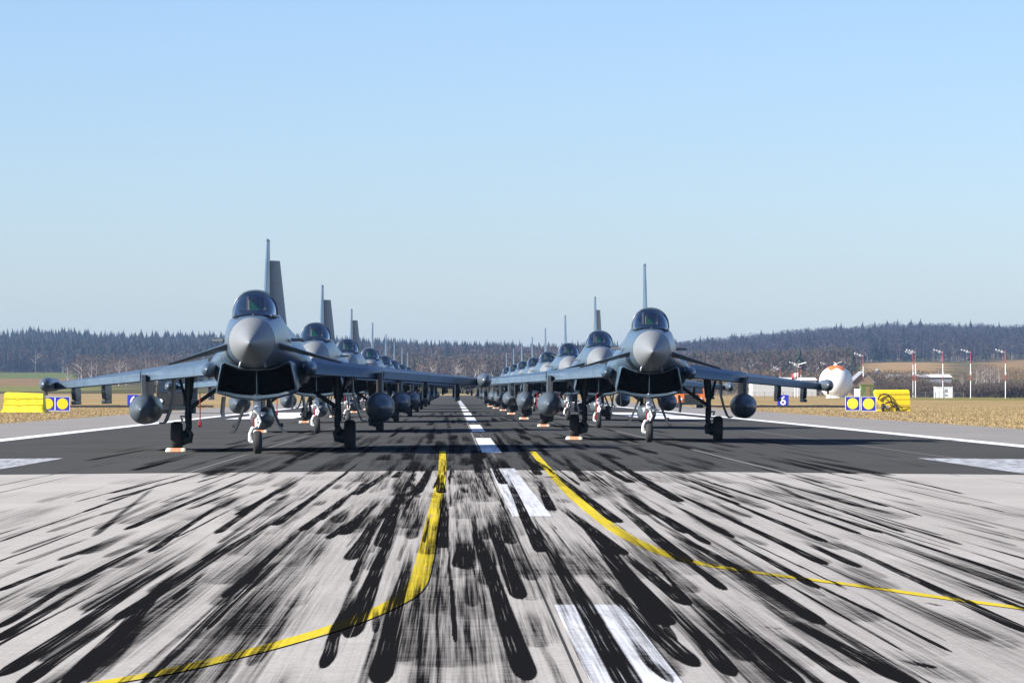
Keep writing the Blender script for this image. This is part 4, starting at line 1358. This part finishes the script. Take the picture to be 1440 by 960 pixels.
def bare_tpl(r_, nt=75, wide=.26, low=.22, tw=.012):
    T, Cc = [], []
    for k in range(3):
        a, c_ = 2.1 * k, 2.1 * (k + 1)
        T.append(((.014 * math.cos(a), .014 * math.sin(a), 0), (.014 * math.cos(c_), .014 * math.sin(c_), 0), (r_.normal(0, .02), 0, .85)))
        Cc.append(-1)
    for k in range(6):
        a = r_.uniform(0, 6.28); z = r_.uniform(.22, .55)
        tip = (wide * .8 * math.cos(a), wide * .8 * math.sin(a), z + r_.uniform(.2, .35))
        T.append(((0, 0, z), (.006, .004, z + .02), tip)); Cc.append(-1)
        T.append(((0, 0, z), (.004, -.006, z + .02), tip)); Cc.append(-1)
    for k in range(nt):
        while True:
            p = r_.uniform(-1, 1, 3)
            if p @ p < 1: break
        c = np.array([p[0] * wide, p[1] * wide, low + (1 - low) * .5 + p[2] * (1 - low) * .46])
        d = np.array([p[0] * .6 + r_.normal(0, .4), p[1] * .6 + r_.normal(0, .4), r_.uniform(.2, 1.2)]); d /= np.linalg.norm(d)
        ln = r_.uniform(.05, .11)
        n = np.cross(d, r_.normal(0, 1, 3)); n /= np.linalg.norm(n) + 1e-6
        wd_ = r_.uniform(.5, 1.3) * tw
        T.append((c - n * wd_, c + n * wd_, c + d * ln)); Cc.append(r_.uniform(.65, 1.4))
    return np.array(T, float), np.array(Cc)


CON = [conifer_tpl(rng) for _ in range(5)]
BARE = [bare_tpl(rng, 170, .30, .16, .011) for _ in range(5)]


def forest(name, xs, ds, hs, kinds, cols, trunk_cols, label):
    """one mass of trees; every tree has its own size, turn and shade"""
    Vs, Ts = [], []
    zs = terrain(xs, ds)
    for kind, tpls in ((0, CON), (1, BARE)):
        for ti, (T, Cc) in enumerate(tpls):
            idx = np.nonzero((kinds == kind) & (np.arange(len(xs)) % len(tpls) == ti))[0]
            if not len(idx):
                continue
            a = rng.uniform(0, 6.28, len(idx))
            ca, sa = np.cos(a)[:, None, None], np.sin(a)[:, None, None]
            h = hs[idx][:, None, None]
            wide = rng.uniform(.95, 1.7, len(idx))[:, None, None]
            X = (T[None, :, :, 0] * ca - T[None, :, :, 1] * sa) * h * wide + xs[idx][:, None, None]
            Y = (T[None, :, :, 0] * sa + T[None, :, :, 1] * ca) * h * wide + ds[idx][:, None, None]
            Z = T[None, :, :, 2] * h + zs[idx][:, None, None] - .1
            Vs.append(np.stack([X, Y, Z], -1).reshape(-1, 3))
            col = cols[idx][:, None, :] * np.where(Cc > 0, Cc, 1)[None, :, None]
            col = np.where((Cc < 0)[None, :, None], trunk_cols[idx][:, None, :], col)
            Ts.append(np.repeat(col[:, :, None, :], 3, 2).reshape(-1, 3))
    V, T_ = np.concatenate(Vs), np.concatenate(Ts)
    o = raw_mesh(name, V, np.arange(len(V)).reshape(-1, 3), M['tint'], tint=T_)
    return tag(o, label, None, None, 'stuff')


def scatter(n, dmin, dmax, umin, umax, pw=1.0):
    d = dmin + (dmax - dmin) * rng.random(n) ** pw
    u = rng.uniform(umin, umax, n)
    return (u - VX) * d / F, d, u


# the wooded hills
x, d, u = scatter(15000, 2950, 4560, -260, 1720)
f = (d - 2950) / 1600
clump = np.sin(u * .013 + 1.3) * np.sin(d * .006 + u * .004) + rng.normal(0, .35, len(u))
ridge_con = f > .80
p_con = np.where(u < 330, np.where(f < .22, .70, np.where(f < .5, .4, .62)), np.where(u < 900, np.where(f > .5, .85, .15), np.where(f > .94, .5, .05 + .16 * (clump > .5))))
kinds = np.where(rng.random(len(u)) < p_con, 0, 1)
hs = np.where(kinds == 0, rng.uniform(11, 23, len(u)), rng.uniform(12, 21, len(u))) * np.where(f > .85, .86, 1)
cc = np.array([.010, .019, .022])[None] * rng.uniform(.6, 1.5, (len(u), 1))
cb = np.where((u > 950)[:, None], np.array([.029, .027, .041])[None], np.array([.048, .033, .033])[None]) * rng.uniform(.6, 1.45, (len(u), 1))
tcx = np.where((kinds == 0)[:, None], np.array([.12, .10, .085])[None], np.array([.20, .17, .15])[None]) * rng.uniform(.5, 1.2, (len(u), 1))
keep = ~((u < 88) & (d < 3010)) & ~((u > 1390) & (d < 3250)) & ~((u > 1235) & (u < 1315) & (d < 3000))
forest('wooded_hills', x[keep], d[keep], hs[keep], kinds[keep], np.where((kinds == 0)[:, None], cc, cb)[keep], tcx[keep], 'dark blue-green and purple-brown woods covering the hills on the horizon')

# bare woods in front of the hills
x, d, u = scatter(5200, 1650, 2950, -260, 1720)
lim = np.interp(u, [-260, 85, 110, 330, 900, 1000, 1200, 1235, 1320, 1330, 1390, 1720], [9e9, 9e9, 2050, 1900, 1700, 1650, 1750, 9e9, 9e9, 2300, 9e9, 9e9])
keep = d > lim
n_ = len(u)
kinds = np.where(rng.random(n_) < np.where((u > 420) & (u < 560) & (d > 2300), .45, .07), 0, 1)
hs = rng.uniform(9, 15.5, n_)
cb = np.array([.064, .050, .042])[None] * rng.uniform(.6, 1.5, (n_, 1))
cols = np.where((kinds == 0)[:, None], np.array([.03, .045, .03])[None] * rng.uniform(.7, 1.3, (n_, 1)), cb)
tc_ = np.where((rng.random(n_) < .3)[:, None], np.array([.40, .37, .34])[None], np.array([.12, .09, .075])[None]) * np.ones((n_, 3))
forest('bare_woods', x[keep], d[keep], hs[keep], kinds[keep], cols[keep], tc_[keep], 'brown leafless woods at the foot of the hills')

# hedges and scrub at the far edge of the right field
x, d, u = scatter(1500, 1130, 1200, 1200, 1560)
n_ = len(u)
forest('scrub', x, d, rng.uniform(2.2, 4.4, n_) * np.where(u < 1245, .8, 1), np.ones(n_, int), np.array([.075, .055, .042])[None] * rng.uniform(.6, 1.5, (n_, 1)), np.array([.1, .08, .07])[None] * np.ones((n_, 3)), 'low brown scrub along the far edge of the right field')
x, d, u = scatter(900, 1230, 1420, 960, 1300)
n_ = len(u)
forest('thicket', x, d, rng.uniform(4, 7.5, n_), np.ones(n_, int), np.array([.10, .075, .05])[None] * rng.uniform(.6, 1.5, (n_, 1)), np.array([.15, .12, .1])[None] * np.ones((n_, 3)), 'bare brown thicket behind the white hall')


# trees that can be told apart: trunk and crown
def tree_proto(name, birch, seed):
    r_ = np.random.default_rng(seed)
    h = 1.0
    b = MB()
    pts = [(0, 0, 0)]
    for k in range(1, 6):
        pts.append((pts[-1][0] + r_.normal(0, .012), pts[-1][1] + r_.normal(0, .012), k / 5 * .9))
    b.tube(pts, [.018, .015, .012, .009, .006, .003], 6)
    limbs = []
    for k in range(11):
        z = r_.uniform(.25, .75)
        a = r_.uniform(0, 6.28)
        ln = r_.uniform(.14, .30) * (1.1 - z * .6)
        tip = (ln * math.cos(a), ln * math.sin(a), z + ln * r_.uniform(.8, 1.5))
        m_ = (tip[0] * .55, tip[1] * .55, z + (tip[2] - z) * .4)
        b.tube([(0, 0, z), m_, tip], [.007, .005, .002], 4)
        limbs.append(tip)
    T, Cc = bare_tpl(r_, 330, .20 if birch else .27, .30, .0055)
    T, Cc = T[15:], Cc[15:]
    co = T.reshape(-1, 3)
    base = np.array([.15, .105, .085] if birch else [.12, .09, .06])
    return b, co, np.repeat(base[None] * Cc[:, None], 3, 0)


protos = {}
for kind in ('birch', 'bare'):
    for q in range(3):
        b, co, ti = tree_proto(kind, kind == 'birch', 100 + q + (50 if kind == 'bare' else 0))
        root = empty('birch_tree' if kind == 'birch' else 'bare_tree', (0, 0, 0))
        b.build('trunk', M['birch'] if kind == 'birch' else M['bark'], root, 60)
        raw_mesh('crown', co, np.arange(len(co)).reshape(-1, 3), M['tint'], tint=ti, parent=root)
        protos[kind, q] = root
used = set()
SPOTS = [('birch', u_, d_, h_, 'white-trunked bare birch in the stand behind the right-hand masts', 'birches behind the right-hand masts') for u_, d_, h_ in
         [(1372, 1300, 8.6), (1376, 1330, 9.2), (1382, 1310, 9), (1388, 1340, 9.4), (1393, 1300, 8.8), (1400, 1330, 9.1), (1406, 1310, 8.6), (1385, 1360, 9), (1396, 1370, 9), (1354, 1290, 6.5), (1320, 1400, 8)]]
SPOTS += [('birch', u_, d_, h_, 'pale-trunked birch at the front of the brown woods on the left', 'birches at the left wood edge') for u_, d_, h_ in
          [(96, 2030, 10), (129, 1980, 12), (136, 1990, 11), (152, 1990, 11), (167, 1960, 13), (178, 1980, 12), (205, 1960, 12), (222, 1980, 12)]]
SPOTS += [('birch', u_, d_, h_, 'pale-trunked birch standing in the brown woods between the two columns', 'birches between the two columns') for u_, d_, h_ in
          [(592, 1800, 10), (607, 1780, 12), (642, 1790, 11), (648, 1800, 10), (672, 1790, 11), (677, 1800, 12), (655, 1820, 10)]]
SPOTS += [('bare', u_, d_, h_, 'leafless brown tree standing behind the right field', 'bare trees behind the right field') for u_, d_, h_ in
          [(1010, 1330, 8.5), (1024, 1350, 8), (1038, 1340, 9), (1052, 1360, 8.5), (1070, 1340, 8), (1084, 1370, 8), (1142, 1380, 8.5), (1152, 1400, 8), (1235, 1400, 6.5), (1262, 1420, 6.5), (1300, 1430, 7), (1312, 1440, 7), (1344, 1330, 7.5), (1350, 1310, 7.4), (1358, 1330, 7.4), (1422, 1290, 8.4), (1430, 1320, 8.6), (1438, 1300, 8.2), (1446, 1310, 8.6), (1462, 1300, 8.5), (1418, 1350, 8.5)]]
SPOTS += [('bare', u_, d_, h_, 'leafless brown tree at the edge of the left woods', 'bare trees at the left wood edge') for u_, d_, h_ in
          [(110, 2000, 10), (120, 1990, 11), (145, 1970, 12), (160, 1990, 12.5), (188, 1960, 13), (196, 1990, 12), (212, 1970, 13), (232, 1960, 12.5), (245, 1980, 12), (258, 1960, 12)]]
for n_, (kind, u_, d_, h_, lab, grp) in enumerate(SPOTS):
    pr = protos[kind, n_ % 3]
    if (kind, n_ % 3) in used:
        o = copy_tree(pr)
    else:
        o = pr
        used.add((kind, n_ % 3))
    X = (u_ - VX) * d_ / F
    o.location = (X, d_, float(terrain(X, d_)) - .1)
    o.rotation_euler = (0, 0, random.uniform(0, 6.28))
    o.scale = (h_ * random.uniform(.95, 1.2),) * 2 + (h_,)
    tag(o, lab, 'tree', grp)

# two clipped hedges near the right field's edge
for ua, ub, d_, h_, lab in ((1398, 1475, 1010, 3.0, 'dark brown bush hedge at the right edge of the field'), (1268, 1400, 1120, 2.6, 'long low hedge behind the white hut')):
    n_ = 3200
    uu = rng.uniform(ua, ub, n_); yy = d_ + rng.uniform(0, 5, n_)
    X = (uu - VX) * yy / F
    top = h_ * (1 - .18 * np.abs(np.sin(uu * .21)) - .12 * np.abs(np.sin(uu * .083 + 1)))
    Z = GRASS_Z + top * rng.random(n_) ** .8
    c = np.stack([X, yy, Z], 1)
    dr = rng.normal(0, 1, (n_, 3)); dr[:, 2] = np.abs(dr[:, 2]) + .4; dr /= np.linalg.norm(dr, axis=1)[:, None]
    nn = np.cross(dr, rng.normal(0, 1, (n_, 3))); nn /= np.linalg.norm(nn, axis=1)[:, None]
    ln = rng.uniform(.4, .9, (n_, 1)); ww = rng.uniform(.05, .15, (n_, 1))
    co = np.stack([c - nn * ww, c + nn * ww, c + dr * ln], 1).reshape(-1, 3)
    tag(raw_mesh('hedge', co, np.arange(n_ * 3).reshape(-1, 3), M['tint'], tint=np.repeat(np.array([[.055, .042, .03]]) * rng.uniform(.5, 1.5, (n_, 1)), 3, 0)), lab, 'hedge')

# field fence behind the white sphere
e = empty('field_fence', put(1075, 900))
tag(e, 'pale post-and-wire fence across the field behind the right wing', 'fence')
b = MB(); xs_ = np.linspace(-14, 42, 29)
for x_ in xs_:
    b.tube([(x_, 0, -.1), (x_, 0, 1.5)], .06, 5)
o = b.build('post', M['brown_box'], e); o['kind'] = 'stuff'
b = MB()
for z_ in (.4, .8, 1.2, 1.45):
    b.tube([(xs_[0], 0, z_), (xs_[-1], 0, z_)], .02, 4)
b.build('wire', M['rim'], e)

# ------------------------------------------------------------------ air
HAZE = 6.5e-5
if HAZE:
    b = MB(); b.box(-7000, 7000, -500, 14500, GRASS_Z - 3, 90)
    m = bpy.data.materials.new('haze')
    m.use_nodes = True
    t = m.node_tree
    t.nodes.clear()
    o_ = t.nodes.new('ShaderNodeOutputMaterial')
    pv = t.nodes.new('ShaderNodeVolumePrincipled')
    pv.inputs['Color'].default_value = (.48, .68, 1.0, 1)
    pv.inputs['Density'].default_value = HAZE
    pv.inputs['Anisotropy'].default_value = 0.2
    t.links.new(pv.outputs[0], o_.inputs['Volume'])
    tag(b.build('haze', m), None, None, None, 'stuff')
